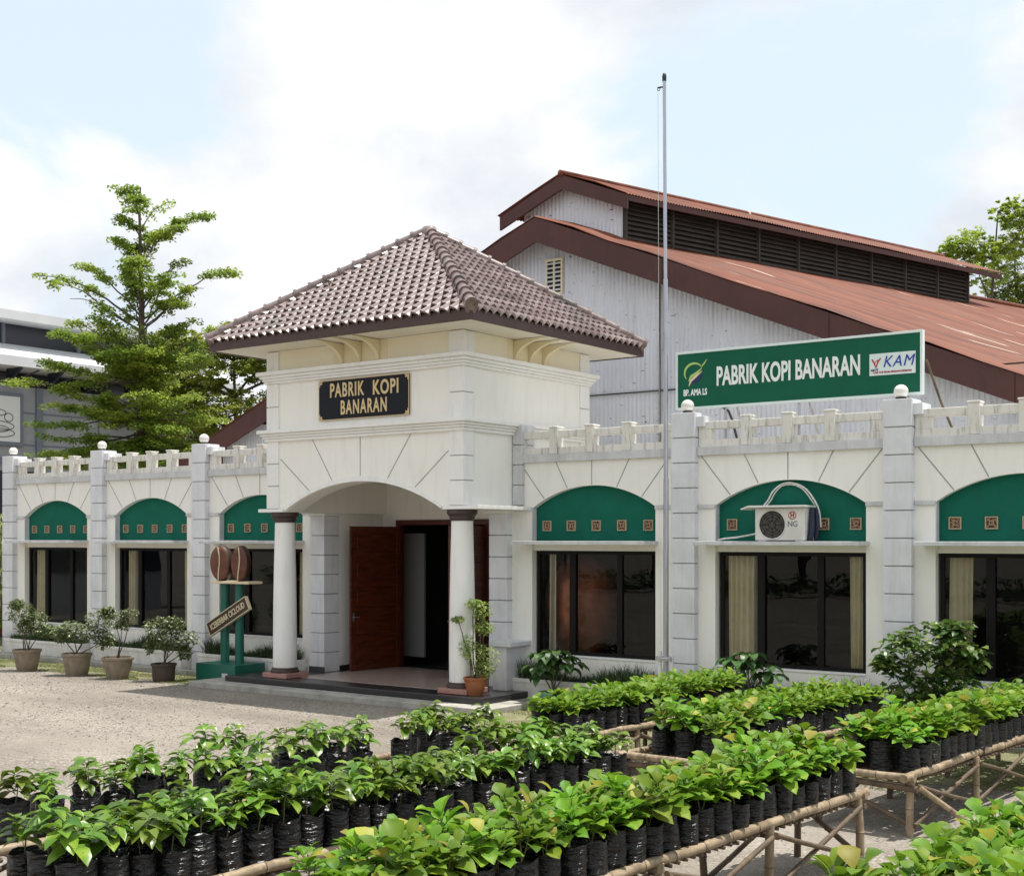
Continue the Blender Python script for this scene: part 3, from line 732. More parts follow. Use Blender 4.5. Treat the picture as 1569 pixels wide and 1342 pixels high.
# columns
for ccx in (-17.23, -13.15):
    cy = -1.17
    c_ = MB(); c_.lathe(ccx, cy, [(.212, .36), (.214, .8), (.208, 1.5), (.196, 2.2), (.182, 2.75), (.177, 2.99)], 32)
    co = c_.build('column', M['white'], B, smooth=True)
    c_ = MB(); c_.lathe(ccx, cy, [(.178, 2.985), (.195, 2.99), (.195, 3.01), (.21, 3.03), (.21, 3.055), (.238, 3.09), (.25, 3.105), (.25, 3.168)], 32)
    c_.build('capital', M['brownc'], co, smooth=True, angle=30)
    c_ = MB(); c_.lathe(ccx, cy, [(.255, .29), (.255, .33), (.235, .35), (.235, .375), (.21, .385)], 32); c_.build('column_ring', M['brownc'], co, smooth=True, angle=30)
    c_ = MB(); c_.box(ccx - .30, ccx + .30, cy - .27, cy + .30, .205, .29); c_.build('plinth', M['plinth'], co, bevel=.01)
# steps and floor
st = MB(); st.box(-18.35, -12.42, -1.60, -.18, .10, .20); st.box(-17.62, -13.0, -.179, 1.9, .10, .20); st.build('step', M['granite'], B, bevel=.012)
st = MB(); st.box(-17.05, -13.42, -1.05, 1.48, .199, .206); st.build('floor_tiles', M['ptile'], B)
# side low wall by the right pillar
st = MB(); st.box(-13.0, -12.72, -.55, -.002, .2, .92); st.box(-13.03, -12.60, -.62, -.001, .925, 1.0); st.build('side_wall', M['quoin'], B, bevel=.01)
# door frame and leaves
df = MB(); df.box(-16.90, -14.60, 1.47, 1.62, 2.96, 3.06); df.box(-16.90, -16.81, 1.47, 1.62, .2, 2.96); df.box(-14.69, -14.60, 1.47, 1.62, .2, 2.96)
df.build('door_frame', M['doorf'], B, bevel=.006)
def door_leaf(hx, ang, w=1.12):
    d = MB(); dirv = Vector((math.cos(ang), math.sin(ang), 0)); nv = Vector((-dirv.y, dirv.x, 0))
    o = Vector((hx, 1.46, 0)); z0, z1 = .215, 2.93
    def bx(u0, u1, za, zb, t):
        c = o + dirv * ((u0 + u1) / 2) + Vector((0, 0, (za + zb) / 2)); d.obox(c, dirv * ((u1 - u0) / 2), nv * t, Vector((0, 0, (zb - za) / 2)))
    bx(0, .1, z0, z1, .024); bx(w - .1, w, z0, z1, .024)
    zs = [z0, z0 + .16] ; n = 5; ph = (z1 - z0 - .12) / n
    for i in range(n + 1): bx(.1, w - .1, z0 + i * ph, z0 + i * ph + .12, .023)
    for i in range(n): bx(.1, w - .1, z0 + i * ph + .12, z0 + (i + 1) * ph, .012); bx(.16, w - .16, z0 + i * ph + .18, z0 + (i + 1) * ph - .06, .019)
    do = d.build('door', M['door'], B, bevel=.004)
    h = MB(); c = o + dirv * (w - .06) + Vector((0, 0, 1.22))
    for s in (-1, 1):
        h.tube([c + nv * .02 * s, c + nv * .07 * s, c + nv * .07 * s - dirv * .10], .010, 6)
    h.obox(c, dirv * .02, nv * .028, Vector((0, 0, .09)))
    h.build('door_handle', M['steel'], do)
door_leaf(-16.78, R(-97), 1.25); door_leaf(-14.72, R(-86), 1.12)

# ------------------------------------------------------------------ plaque on the porch
P_ = empty('name_plaque', (-15.09, PY0 - .02, 4.74), 'black plaque with gold letters fixed on the porch front', 'sign')
b_ = MB(); b_.box(-16.12, -14.06, PY0 - .03, PY0 - .002, 4.745, 5.425); b_.build('board', M['plaque'], P_, bevel=.003)
b_ = MB(); w = .012
for (a, c, d, e) in ((-16.125, -14.055, 4.74, 4.74 + w), (-16.125, -14.055, 5.43 - w, 5.43), (-16.125, -16.125 + w, 4.74 + w, 5.43 - w), (-14.055 - w, -14.055, 4.74 + w, 5.43 - w)): b_.box(a, c, PY0 - .036, PY0 - .0305, d, e)
b_.build('trim', M['gold'], P_)
for sx, X in ((1, -16.115), (-1, -14.065)):
    for sz, Z in ((1, 4.75), (-1, 5.42)):
        c_ = MB(); yy = PY0 - .034
        for (dx_, dz_) in ((.10, .015), (.075, .06), (.02, .11)):
            P3 = [(X + sx * .004, yy, Z + sz * .004), (X + sx * (dx_ * .6 + .018), yy, Z + sz * dz_ * .4), (X + sx * dx_, yy, Z + sz * dz_), (X + sx * dx_ * .4, yy, Z + sz * (dz_ * .6 + .018))]
            c_.prism(P3 if sx * sz > 0 else P3[::-1], (0, .003, 0))
        c_.build('corner_ornament', M['gold'], P_)
text_mesh('PABRIK', .335, -15.46, 5.235, PY0 - .034, 'lettering', M['gold'], P_, sx=.64, bold=.007, spacing=1.18)
text_mesh('KOPI', .335, -14.57, 5.225, PY0 - .034, 'lettering', M['gold'], P_, sx=.72, bold=.008, spacing=1.14)
text_mesh('BANARAN', .335, -15.07, 4.93, PY0 - .034, 'lettering', M['gold'], P_, sx=.60, bold=.007, spacing=1.2)

# ------------------------------------------------------------------ green roof sign
SY = .30
S_ = empty('roof_sign', (-8.07, SY, 3.95), 'long green sign with white letters and a white frame above the parapet', 'sign')
b_ = MB(); b_.box(-9.99, -6.15, SY - .02, SY + .05, 4.74, 5.58); b_.build('board', M['signg'], S_)
b_ = MB(); w = .035
for (a, c, d, e) in ((-10.02, -6.12, 4.71, 4.71 + w), (-10.02, -6.12, 5.61 - w, 5.61), (-10.02, -10.02 + w, 4.71 + w, 5.61 - w), (-6.12 - w, -6.12, 4.71 + w, 5.61 - w)): b_.box(a, c, SY - .035, SY + .06, d, e)
b_.build('frame', M['signframe'], S_, bevel=.003)
text_mesh('PABRIK KOPI BANARAN', .40, -8.165, 5.175, SY - .026, 'lettering', M['letter'], S_, sx=.53, bold=.011, spacing=1.01)
text_mesh('BP. AMA LS', .135, -9.68, 4.965, SY - .026, 'lettering', M['letter'], S_, sx=.62, bold=.004)
def ribbon(mb, pts, ws, y, th=.004):
    b = len(mb.v); n = len(pts)
    L1, L2 = [], []
    for i, p in enumerate(pts):
        a, c = pts[max(i - 1, 0)], pts[min(i + 1, n - 1)]
        d = Vector((c[0] - a[0], c[1] - a[1])).normalized(); nn = Vector((-d.y, d.x)) * ws[i]
        L1.append((p[0] + nn.x, y, p[1] + nn.y)); L2.append((p[0] - nn.x, y, p[1] - nn.y))
    mb.prism(L1 + L2[::-1], (0, th, 0)) if False else None
    for i in range(n - 1): mb.prism([L1[i], L2[i], L2[i + 1], L1[i + 1]], (0, th, 0))
lg = MB(); lx, lz = -9.70, 5.25; yy = SY - .027
ribbon(lg, [(lx + .165 * math.cos(R(a)), lz + .02 + .15 * math.sin(R(a))) for a in range(215, 29, -12)], [.002 + .016 * math.sin(math.pi * (a - 30) / 190) ** .8 if 30 < a < 220 else .003 for a in range(215, 29, -12)], yy)
ribbon(lg, [(lx + .12, lz + .10), (lx + .17, lz + .15), (lx + .225, lz + .22)], [.004, .013, .003], yy)
ribbon(lg, [(lx - .10, lz - .10), (lx - .05, lz - .03), (lx + .05, lz + .02), (lx + .14, lz + .09)], [.003, .02, .02, .006], yy)
lg.build('leaf_emblem', M['lime'], S_)
lg = MB(); ribbon(lg, [(lx - .09, lz - .18), (lx - .06, lz - .10), (lx + .02, lz - .04), (lx + .14, lz + .04)], [.004, .02, .018, .004], yy); lg.build('leaf_emblem', M['tan'], S_)
lg = MB(); ribbon(lg, [(lx - .09, lz - .12), (lx - .03, lz - .05), (lx + .05, lz - .012), (lx + .14, lz + .065)], [.003, .008, .009, .003], yy + .002); ribbon(lg, [(lx - .05, lz - .14), (lx + .04, lz - .10), (lx + .15, lz - .01)], [.006, .04, .01], yy + .001, .002); lg.build('leaf_emblem', M['navy'], S_)
b_ = MB(); b_.box(-6.885, -6.22, SY - .026, SY - .021, 5.015, 5.325); lpn = b_.build('logo_panel', M['signframe'], S_)
text_mesh('KAM', .225, -6.47, 5.195, SY - .029, 'logo_lettering', M['blue'], lpn, sx=.88, bold=0, shear=.28, depth=.003, spacing=1.14)
text_mesh('IL SAM  TO IN THE AMA PERUSAHAAN PERKEBUNAN', .035, -6.55, 5.055, SY - .029, 'logo_lettering', M['red'], lpn, sx=.66, bold=.001, depth=.002)
text_mesh('AM PT', .05, -6.81, 5.09, SY - .029, 'logo_lettering', M['navy'], lpn, sx=.8, bold=.001, depth=.002)
lg = MB(); lx, lz = -6.79, 5.16
ribbon(lg, [(lx - .06, lz + .09), (lx - .02, lz + .03), (lx, lz - .04)], [.008, .013, .004], SY - .029, .002); ribbon(lg, [(lx + .07, lz + .10), (lx + .03, lz + .05), (lx, lz - .04)], [.008, .012, .004], SY - .029, .002)
ribbon(lg, [(lx - .01, lz + .05), (lx + .015, lz + .065), (lx + .03, lz + .08)], [.005, .006, .003], SY - .029, .002)
lg.build('logo_mark', M['red'], lpn)
for px_, o_ in ((-9.2, .9), (-8.0, .9), (-6.5, .95)):
    b_ = MB(); b_.tube([(px_, SY + .07, 5.3), (px_ + .05, SY + o_, 3.95)], .022, 6); b_.tube([(px_, SY + .07, 4.8), (px_, SY + .07, 3.95)], .02, 6)
    b_.build('brace', M['steel'], S_)
b_ = MB(); b_.tube([(-6.1, SY + .06, 5.2), (-5.95, SY + .25, 4.6), (-5.75, SY + .5, 3.95)], .018, 6); b_.build('brace', M['bamboo2'], S_)
b_ = MB(); b_.tube([(-9.3, SY + .06, 4.75), (-9.16, SY + .08, 4.66), (-9.1, SY + .1, 4.5), (-9.02, SY + .1, 4.2)], .02, 6); b_.build('brace', M['boardbr'], S_)

# ------------------------------------------------------------------ flagpole
F_ = empty('flagpole', (-9.730, -.55, 0), 'tall grey metal flagpole in front of the white building', 'flagpole')
b_ = MB(); b_.tube([(-9.730, -.55, 0), (-9.730, -.55, 3.6)], .040, 16); b_.tube([(-9.732, -.55, 3.6), (-9.740, -.55, 6.6)], .034, 16); b_.tube([(-9.740, -.55, 6.6), (-9.760, -.55, 9.6)], .026, 16)
b_.build('pole', M['steel'], F_, smooth=True, angle=40)
b_ = MB(); b_.lathe(-9.760, -.55, [(.031, 9.58), (.033, 9.66), (.02, 9.70), (0, 9.71)], 12); b_.build('pole_cap', M['black'], F_, smooth=True)
b_ = MB(); b_.tube([(-9.760, -.55, 9.50), (-9.870, -.56, 9.50)], .013, 6); b_.tube([(-9.85 + .022 * math.cos(R(a)), -.56, 9.475 + .022 * math.sin(R(a))) for a in range(0, 361, 40)], .006, 5); b_.build('pulley', M['black'], F_)
b_ = MB(); b_.tube([(-9.865, -.56, 9.47), (-9.850, -.56, 6), (-9.810, -.57, 1.1)], .0035, 5); b_.build('halyard', M['foam'], F_)
b_ = MB(); b_.tube([(-9.835, -.55, 0), (-9.835, -.55, 1.0)], .03, 10); b_.tube([(-9.630, -.55, 0), (-9.630, -.55, .95)], .028, 10); b_.build('base_pipe', M['quoin'], F_, smooth=True, angle=40)
b_ = MB(); b_.box(-9.880, -9.620, -.60, -.50, .86, .93); b_.tube([(-9.780, -.63, .9), (-9.600, -.63, .9)], .012, 6); b_.build('clamp', M['steel'], F_, bevel=.004)

# ------------------------------------------------------------------ air conditioner
A_ = empty('air_conditioner', (-7.98, -.2, 2.665), 'white outdoor air conditioner unit on the window canopy', 'air conditioner')
b_ = MB(); b_.box(-8.37, -7.60, -.34, -.02, 2.675, 3.14); b_.box(-8.33, -8.2, -.33, -.03, 2.661, 2.675); b_.box(-7.75, -7.63, -.33, -.03, 2.661, 2.675)
b_.build('casing', M['ac'], A_, bevel=.012)
b_ = MB(); cx_, cz_ = -8.10, 2.90
for r_ in [.185, .15, .11, .06]: b_.tube([(cx_ + r_ * math.cos(R(a)), -.350, cz_ + r_ * math.sin(R(a))) for a in range(0, 361, 12)], .0025, 4, cap=False)
for a in range(0, 360, 45): b_.tube([(cx_ + .03 * math.cos(R(a)), -.349, cz_ + .03 * math.sin(R(a))), (cx_ + .2 * math.cos(R(a)), -.349, cz_ + .2 * math.sin(R(a)))], .003, 4)
b_.build('fan_guard', M['frame'], A_); b_ = MB()
b_.tube([(cx_ + .208 * math.cos(R(a)), -.342, cz_ + .208 * math.sin(R(a))) for a in range(0, 361, 10)], .01, 6, cap=False)
b_.build('fan_ring', M['ac'], A_)
b_ = MB(); b_.add([(cx_ + .2 * math.cos(R(a)), -.3425, cz_ + .2 * math.sin(R(a))) for a in range(0, 360, 10)], [tuple(range(36))]); b_.build('fan_grille', M['acgrill'], A_)
b_ = MB(); b_.box(-8.44, -7.57, -.44, .0, 3.145, 3.175); b_.prism([(-8.44, -.44, 3.146), (-8.44, -.44, 3.175), (-8.56, -.44, 3.13), (-8.55, -.44, 3.115)], (0, .36, 0)); b_.build('rain_tray', M['ac'], A_, bevel=.004)
b_ = MB()
for i in range(7): b_.box(-7.86, -7.64, -.344, -.3405, 2.70 + i * .024, 2.708 + i * .024)
b_.build('vent_ribs', M['ac'], A_)
text_mesh('H', .10, -7.79, 3.03, -.343, 'logo_letter', M['red'], A_, sx=.8, bold=.004, depth=.002)
b_ = MB(); b_.tube([(-7.79 + .055 * math.cos(R(a)), -.343, 3.03 + .055 * math.sin(R(a))) for a in range(0, 361, 15)], .005, 4, cap=False); b_.build('logo_ring', M['red'], A_)
text_mesh('NG', .115, -7.785, 2.905, -.343, 'logo_letter', M['bframe'], A_, sx=.9, bold=.001, depth=.002)
b_ = MB(); b_.tube([(-7.56, -.25, 2.67), (-7.54, -.22, 2.85), (-7.55, -.2, 3.0), (-7.55, -.18, 3.14)], [.04, .05, .042, .035], 8); b_.tube([(-7.50, -.18, 2.67), (-7.49, -.15, 2.9), (-7.52, -.12, 3.12)], .028, 8); b_.build('pipe_bundle', M['dkblue'], A_, smooth=True)
def smooth_path(P, n=6):
    P = [Vector(p) for p in P]; out = []
    for i in range(len(P) - 1):
        a, b, c, d = P[max(i - 1, 0)], P[i], P[i + 1], P[min(i + 2, len(P) - 1)]
        for k in range(n):
            t = k / n; out.append(.5 * ((2 * b) + (c - a) * t + (2 * a - 5 * b + 4 * c - d) * t * t + (3 * b - a - 3 * c + d) * t ** 3))
    return out + [P[-1]]
b_ = MB(); b_.tube(smooth_path([(-7.46, -.10, 2.86), (-7.50, -.05, 3.06), (-7.58, .0, 3.22), (-7.75, .04, 3.42), (-7.95, .05, 3.51), (-8.12, .05, 3.50), (-8.26, .04, 3.40), (-8.33, .02, 3.27), (-8.35, -.1, 3.175)]), .013, 8)
b_.tube(smooth_path([(-7.60, .02, 3.18), (-7.78, .05, 3.40), (-7.95, .06, 3.485), (-8.12, .06, 3.475), (-8.23, .05, 3.38), (-8.29, .02, 3.26), (-8.31, -.1, 3.175)]), .010, 8)
b_.tube([(-8.37, -.1, 2.80), (-8.5, -.14, 2.76), (-8.75, -.2, 2.715), (-8.9, -.26, 2.70), (-9.0, -.30, 2.675)], .014, 8); b_.build('insulated_hose', M['foam'], A_, smooth=True)

# ------------------------------------------------------------------ coffee bean monument
C_ = empty('coffee_bean_monument', (-19.0, -.8, 0), 'two brown coffee beans on green posts with a slanted brown name board', 'monument')
b_ = MB(); b_.box(-19.62, -18.52, -1.20, -.45, .0, .33); b_.build('base', M['sgreen'], C_, bevel=.008)
b_ = MB(); b_.box(-18.88, -18.72, -1.206, -1.2005, .10, .17); b_.build('base_plate', M['quoin'], C_)
for px_ in (-19.25, -18.84):
    b_ = MB(); b_.tube([(px_, -.80, .33), (px_, -.80, 1.84)], .085, 24); b_.build('post', M['sgreen'], C_, smooth=True, angle=40)
b_ = MB(); b_.box(-19.44, -18.40, -.98, -.62, 1.842, 1.89); b_.build('shelf', M['cream2'], C_, bevel=.01)
def bean(cx, cy, w, h, th, yaw, tilt):
    n = 28; m_ = MB(); m_.mi = 0
    ring_ = [(math.cos(2 * math.pi * i / n), math.sin(2 * math.pi * i / n)) for i in range(n)]
    levels = [(-th, .0), (-th, .5), (-th * .97, .80), (-th * .85, .95), (-th * .6, 1.0), (th * .6, 1.0), (th * .85, .92), (th, .6), (th, 0)]
    Mx = Matrix.Translation((cx, cy, 1.89 + h * .985)) @ Matrix.Rotation(yaw, 4, 'Z') @ Matrix.Rotation(tilt, 4, 'Y')
    vs = [Mx @ Vector((w * s * x, yv, h * s * z)) for (yv, s) in levels for (x, z) in ring_]
    b = len(m_.v)
    m_.v += [tuple(p) for p in vs]
    for j in range(len(levels) - 1):
        for i in range(n):
            m_.f.append((b + j * n + i, b + j * n + (i + 1) % n, b + (j + 1) * n + (i + 1) % n, b + (j + 1) * n + i)); m_.m.append(0 if j < 3 else 1)
    bo = m_.build('coffee_bean', [M['bean'], M['beanedge']], C_, smooth=True, angle=50)
    s = MB(); pts = [Mx @ Vector((.10 * w * math.sin(t * 5.2 - .3), -th - .008, h * .93 * (1 - 2 * t))) for t in [i / 14 for i in range(15)]]
    s.tube(pts, .011, 6); s.build('bean_groove', M['tan'], bo)
bean(-19.26, -.86, .235, .34, .10, R(10), R(-3)); bean(-18.79, -.80, .17, .34, .13, R(26), 0)
bd_c = Vector((-19.0, -.93, 1.22)); ang = R(-27)
Mb = Matrix.Rotation(ang, 4, 'Y'); ax = Mb @ Vector((1, 0, 0)); az = Mb @ Vector((0, 0, 1))
b_ = MB(); b_.obox(bd_c, ax * .60, (0, .03, 0), az * .125); bdo = b_.build('name_board', M['boardbr'], C_, bevel=.004)
b_ = MB()
for s in (-1, 1): b_.obox(bd_c + az * .13 * s, ax * .612, (0, .036, 0), az * .007); b_.obox(bd_c + ax * .606 * s, ax * .007, (0, .037, 0), az * .123)
b_.build('board_trim', M['cream2'], bdo)
text_mesh('ICEBERBAR CICLOUD', .165, bd_c.x, bd_c.z, bd_c.y - .033, 'lettering', M['cream2'], bdo, sx=.66, bold=.002, M3=Mb)

# ------------------------------------------------------------------ curtains and copper vessel inside
def curtain(x0, x1, y, z0, z1, label, gap=.09):
    m_ = MB(); n = int((x1 - x0) / .012); b = 0
    for i in range(n + 1):
        x = x0 + (x1 - x0) * i / n
        for j, z in enumerate((z1, (z0 + z1) / 2, z0)):
            yy = y + .045 * math.sin(2 * math.pi * (x - x0) / gap + .4 * math.sin(x * 9)) * (1 + .15 * j)
            m_.v.append((x + .01 * j * math.sin(x * 20), yy, z))
    for i in range(n):
        for j in range(2): a = i * 3 + j; m_.f.append((a, a + 3, a + 4, a + 1)); m_.m.append(0)
    o = m_.build('curtain', M['curtain'], smooth=True)
    tag(o, label, 'curtain', 'cream curtains behind the windows')
curtain(-9.08, -8.60, .225, .8, 2.47, 'cream curtain at the left side of the window under the air conditioner')
curtain(-7.15, -6.92, .225, .8, 2.47, 'narrow cream curtain at the right side of the window under the air conditioner')
curtain(-5.72, -5.40, .225, .8, 2.47, 'cream curtain in the rightmost window')
curtain(-12.4, -12.28, .225, .8, 2.47, 'thin curtain in the window beside the porch with the copper vessel')
curtain(-26.85, -26.35, .225, .8, 2.47, 'cream curtain in the leftmost window')
curtain(-23.5, -23.2, .225, .8, 2.47, 'curtain at the left side of the second window from the left')
curtain(-21.65, -21.4, .225, .8, 2.47, 'curtain at the right side of the second window from the left')
curtain(-18.25, -18.05, .225, .8, 2.47, 'curtain in the window behind the bean monument')
V_ = empty('copper_vessel', (-12.25, 1.0, .15), 'large rounded copper coloured vessel behind the window beside the porch', 'vessel')
b_ = MB(); b_.lathe(-12.25, 1.0, [(.0, .62), (.28, .66), (.48, .9), (.60, 1.25), (.64, 1.6), (.60, 1.95), (.48, 2.2), (.28, 2.38), (.0, 2.44)], 32, wob=lambda a, j: 1 - .13 * abs(math.cos(a + .9)) ** 10)
b_.build('body', M['copper'], V_, smooth=True)
b_ = MB(); b_.lathe(-12.25, 1.0, [(.4, .15), (.4, .22), (.2, .3), (.2, .66)], 24); b_.build('stand', M['black'], V_, smooth=True, angle=40)

# ------------------------------------------------------------------ warehouse
e2 = Vector((.286, .958, 0)); A0 = Vector((-16.06, 5.0, 9.55)); SLP = .41
HWR, HWL = 12.2, 11.9; LEN = 27.0
Wh = empty('warehouse', (-16, 5.4, 0), 'old corrugated warehouse with rusty red roof and raised louvred ridge', 'warehouse')
def wp(w, t, dz=0, base=A0, slp=SLP): return base + Vector((w, 0, -slp * abs(w) + dz)) + e2 * t
def corr_roof(name, base, slp, wl_, wr, t0, t1, m_, par, pitch=.085, amp=.014):
    mb = MB(); n = int((t1 - t0) / pitch * 4)
    for side, wmax in ((1, wr), (-1, -wl_)):
        b = len(mb.v); nw = max(2, int(abs(wmax) / .9))
        for i in range(n + 1):
            t = t0 + (t1 - t0) * i / n; h = amp * math.sin(2 * math.pi * t / pitch)
            for j in range(nw + 1):
                w_ = wmax * j / nw
                sag = .012 * math.sin(t * 1.3 + j) + .01 * math.sin(t * .6 + j * 2.1)
                p = base + Vector((w_, 0, -slp * abs(w_) + h + sag * (1 if j else 0) + (.018 if (j % 2) else 0))) + e2 * (t + (.03 * math.sin(j * 2.3) if i == 0 else 0))
                mb.v.append(tuple(p))
        for i in range(n):
            for j in range(nw):
                a = b + i * (nw + 1) + j; mb.f.append((a, a + 1, a + nw + 2, a + nw + 1)); mb.m.append(0)
    return mb.build(name, m_, par)
rfo = corr_roof('roof', A0 + Vector((0, 0, .03)), SLP, HWL, HWR, -.02, LEN, M['rust'], Wh)
def fascia(par, base, slp, wl_, wr, t, h, m_):
    mb = MB()
    for s, wm in ((1, wr), (-1, wl_)):
        P0 = base + e2 * t; P1 = base + e2 * t + Vector((s * wm, 0, -slp * wm))
        for k_ in (0,):
            poly = [P0, P0 - Vector((0, 0, h * 1.05)), P1 - Vector((0, 0, h)), P1]
            if s < 0: poly = poly[::-1]
            mb.prism([tuple(p) for p in poly], tuple(e2 * .05))
    return mb.build('fascia', m_, par, bevel=.004)
fascia(Wh, A0, SLP, HWL, HWR, 0, .50, M['barnfascia'])
jn = MB()
for w_ in (3.1, 6.6, 9.9): p = wp(w_, -.004); jn.prism([tuple(p), tuple(p - Vector((0, 0, .50))), tuple(p - Vector((-.012, 0, .505))), tuple(p + Vector((.012, 0, -.005)))], tuple(e2 * .003))
jn.build('fascia_joint', M['louverback'], Wh)
# eave fascia and soffit
mb = MB()
for s, wm in ((1, HWR), (-1, HWL)):
    a, b_ = wp(s * wm, .06, -.02), wp(s * wm, LEN, -.02); mb.prism([tuple(a), tuple(a - Vector((0, 0, .2))), tuple(b_ - Vector((0, 0, .2))), tuple(b_)], (s * .03, 0, 0))
mb.build('eave_board', M['barnfascia'], Wh)
# corrugated gable wall
def corr_wall(name, base, slp, w0, w1, t, zbot, m_, par, drop=.06, pitch=.1, amp=.013, zb=None):
    mb = MB(); n = int((w1 - w0) / pitch * 6)
    for i in range(n + 1):
        w_ = w0 + (w1 - w0) * i / n; y = amp * math.sin(2 * math.pi * w_ / pitch)
        p = base + Vector((w_, y, -slp * abs(w_) - drop)) + e2 * t
        z0 = zbot if zb is None else zb(w_)
        mb.v += [(p.x, p.y, z0), tuple(p)]
    for i in range(n): a = i * 2; mb.f.append((a, a + 2, a + 3, a + 1)); mb.m.append(0)
    return mb.build(name, m_, par)
corr_wall('gable_wall', A0, SLP, -10.6, HWR - .25, .55, 0, M['zinc'], Wh)
seam = MB()
for w_ in (2.6, 7.6):
    p = wp(w_, .53, -.1); seam.box(p.x, p.x + .035, p.y - .03, p.y - .012, 3.9, p.z)
p = wp(0, .53); seam.box(p.x - 8, p.x + 12, p.y - .025, p.y - .015, 5.70, 5.73)
seam.build('wall_batten', M['louver'], Wh)
sw = MB()
for w_, s in ((HWR - .3, 1), (-10.55, -1)):
    a = wp(w_, .56); b_ = wp(w_, LEN - .3); sw.add([(a.x, a.y, 0), (b_.x, b_.y, 0), (b_.x, b_.y, b_.z - .08), (a.x, a.y, a.z - .08)], [(0, 1, 2, 3)])
a = wp(-10.55, LEN - .3); c = wp(0, LEN - .3); b_ = wp(HWR - .3, LEN - .3)
sw.add([(a.x, a.y, 0), (b_.x, b_.y, 0), tuple(b_), tuple(c), tuple(a)], [(0, 1, 2, 3, 4)])
sw.build('side_wall', M['zinc'], Wh)
# rafters ends showing at the left eave and purlins below the overhang
pr = MB()
for w_ in [x * 1.5 for x in range(-7, 9)]:
    a = wp(w_, .06, -.12); b_ = wp(w_, .54, -.12); pr.prism([tuple(a), tuple(a + Vector((.06, 0, 0))), tuple(a + Vector((.06, 0, -.12))), tuple(a + Vector((0, 0, -.12)))], tuple(b_ - a))
pr.build('purlin_ends', M['louverback'], Wh)
# louvred ventilator opening in the gable wall
vw = MB(); yv = A0.y + .958 * .55; ox = .286 * .55
vx0, vx1, vz0, vz1 = -16.12, -15.68, 8.00, 8.68
vw.box(vx0, vx0 + .04, yv - .05, yv - .015, vz0, vz1); vw.box(vx1 - .04, vx1, yv - .05, yv - .015, vz0, vz1); vw.box(vx0 - .02, vx1 + .02, yv - .055, yv - .015, vz1, vz1 + .05); vw.box(vx0 + .2, vx0 + .24, yv - .05, yv - .02, vz0, vz1); vw.box(vx0, vx1, yv - .05, yv - .015, vz0 - .04, vz0)
vwo = vw.build('vent_window', M['tan'], Wh)
vl = MB(); vl.mi = 1; vl.box(vx0 + .04, vx1 - .04, yv - .02, yv - .014, vz0, vz1); vl.mi = 0
for i in range(7): vl.obox(((vx0 + vx1) / 2, yv - .035, vz0 + .06 + i * .095), (.175, 0, 0), (0, .016, .010), (0, -.010 * .12, .016 * .9))
vl.build('vent_slats', [M['ledge'], M['louverback']], vwo)
# monitor (raised ridge)
MA = A0 + Vector((0, 0, 1.03)); MSL = .41
mro = corr_roof('ridge_roof', MA + Vector((0, 0, .03)), MSL, 1.68, 1.68, .70, 14.6, M['rust'], Wh)
fascia(Wh, MA, MSL, 1.66, 1.66, .72, .30, M['barnfascia'])
mb = MB()
a, b_ = MA + e2 * .77 + Vector((1.66, 0, -MSL * 1.66 - .005)), MA + e2 * 14.5 + Vector((1.66, 0, -MSL * 1.66 - .005))
mb.prism([tuple(a), tuple(a - Vector((0, 0, .12))), tuple(b_ - Vector((0, 0, .12))), tuple(b_)], (-.03, 0, 0)); mb.build('ridge_eave_board', M['barnfascia'], Wh)
corr_wall('ridge_gable', MA, MSL, -1.3, 1.3, 1.05, 0, M['zinc'], Wh, zb=lambda w_: A0.z - SLP * abs(w_) + .0)
mz1 = MA.z - MSL * 1.3 - .04; mz0 = A0.z - SLP * 1.3 + .02
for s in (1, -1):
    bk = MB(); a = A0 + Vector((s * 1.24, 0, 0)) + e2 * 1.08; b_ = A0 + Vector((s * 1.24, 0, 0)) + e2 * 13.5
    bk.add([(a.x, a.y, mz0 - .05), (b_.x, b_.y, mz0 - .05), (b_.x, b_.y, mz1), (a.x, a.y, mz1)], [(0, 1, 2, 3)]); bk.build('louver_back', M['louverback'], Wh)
npan = 9; t0, t1 = 1.08, 13.5
for i in range(npan):
    ta = t0 + (t1 - t0) * i / npan; tb = t0 + (t1 - t0) * (i + 1) / npan
    lv = MB()
    for k_ in range(9):
        z = mz0 + .03 + k_ * (mz1 - mz0 - .03) / 9
        a = A0 + Vector((1.30, 0, 0)) + e2 * (ta + .06); b_ = A0 + Vector((1.30, 0, 0)) + e2 * (tb - .02)
        lv.prism([(a.x + .035, a.y, z), (a.x - .04, a.y, z + .075), (a.x - .04, a.y, z + .09), (a.x + .035, a.y, z + .014)], (b_.x - a.x, b_.y - a.y, rnd(-.006, .006)))
    lv.build('louver_panel', M['louver'], Wh)
for i in range(npan + 1):
    tt = t0 + (t1 - t0) * i / npan; p = A0 + Vector((1.30, 0, 0)) + e2 * tt
    lv = MB(); lv.box(p.x - .03, p.x + .05, p.y - .04, p.y + .04, mz0 - .03, mz1 + .02); lv.build('louver_post', M['louver'], Wh)
corr_wall('ridge_gable', MA, MSL, -1.3, 1.3, 13.5, 0, M['zinc'], Wh, zb=lambda w_: A0.z - SLP * abs(w_) + .0)
rc = MB(); rc.tube([tuple(A0 + e2 * 14.0 + Vector((0, 0, .06))), tuple(A0 + e2 * LEN + Vector((0, 0, .06)))], .09, 8); rc.tube([tuple(MA + e2 * .68 + Vector((0, 0, .035))), tuple(MA + e2 * 14.6 + Vector((0, 0, .035)))], .07, 8)
rc.build('ridge_cap', M['rust'], Wh, smooth=True)
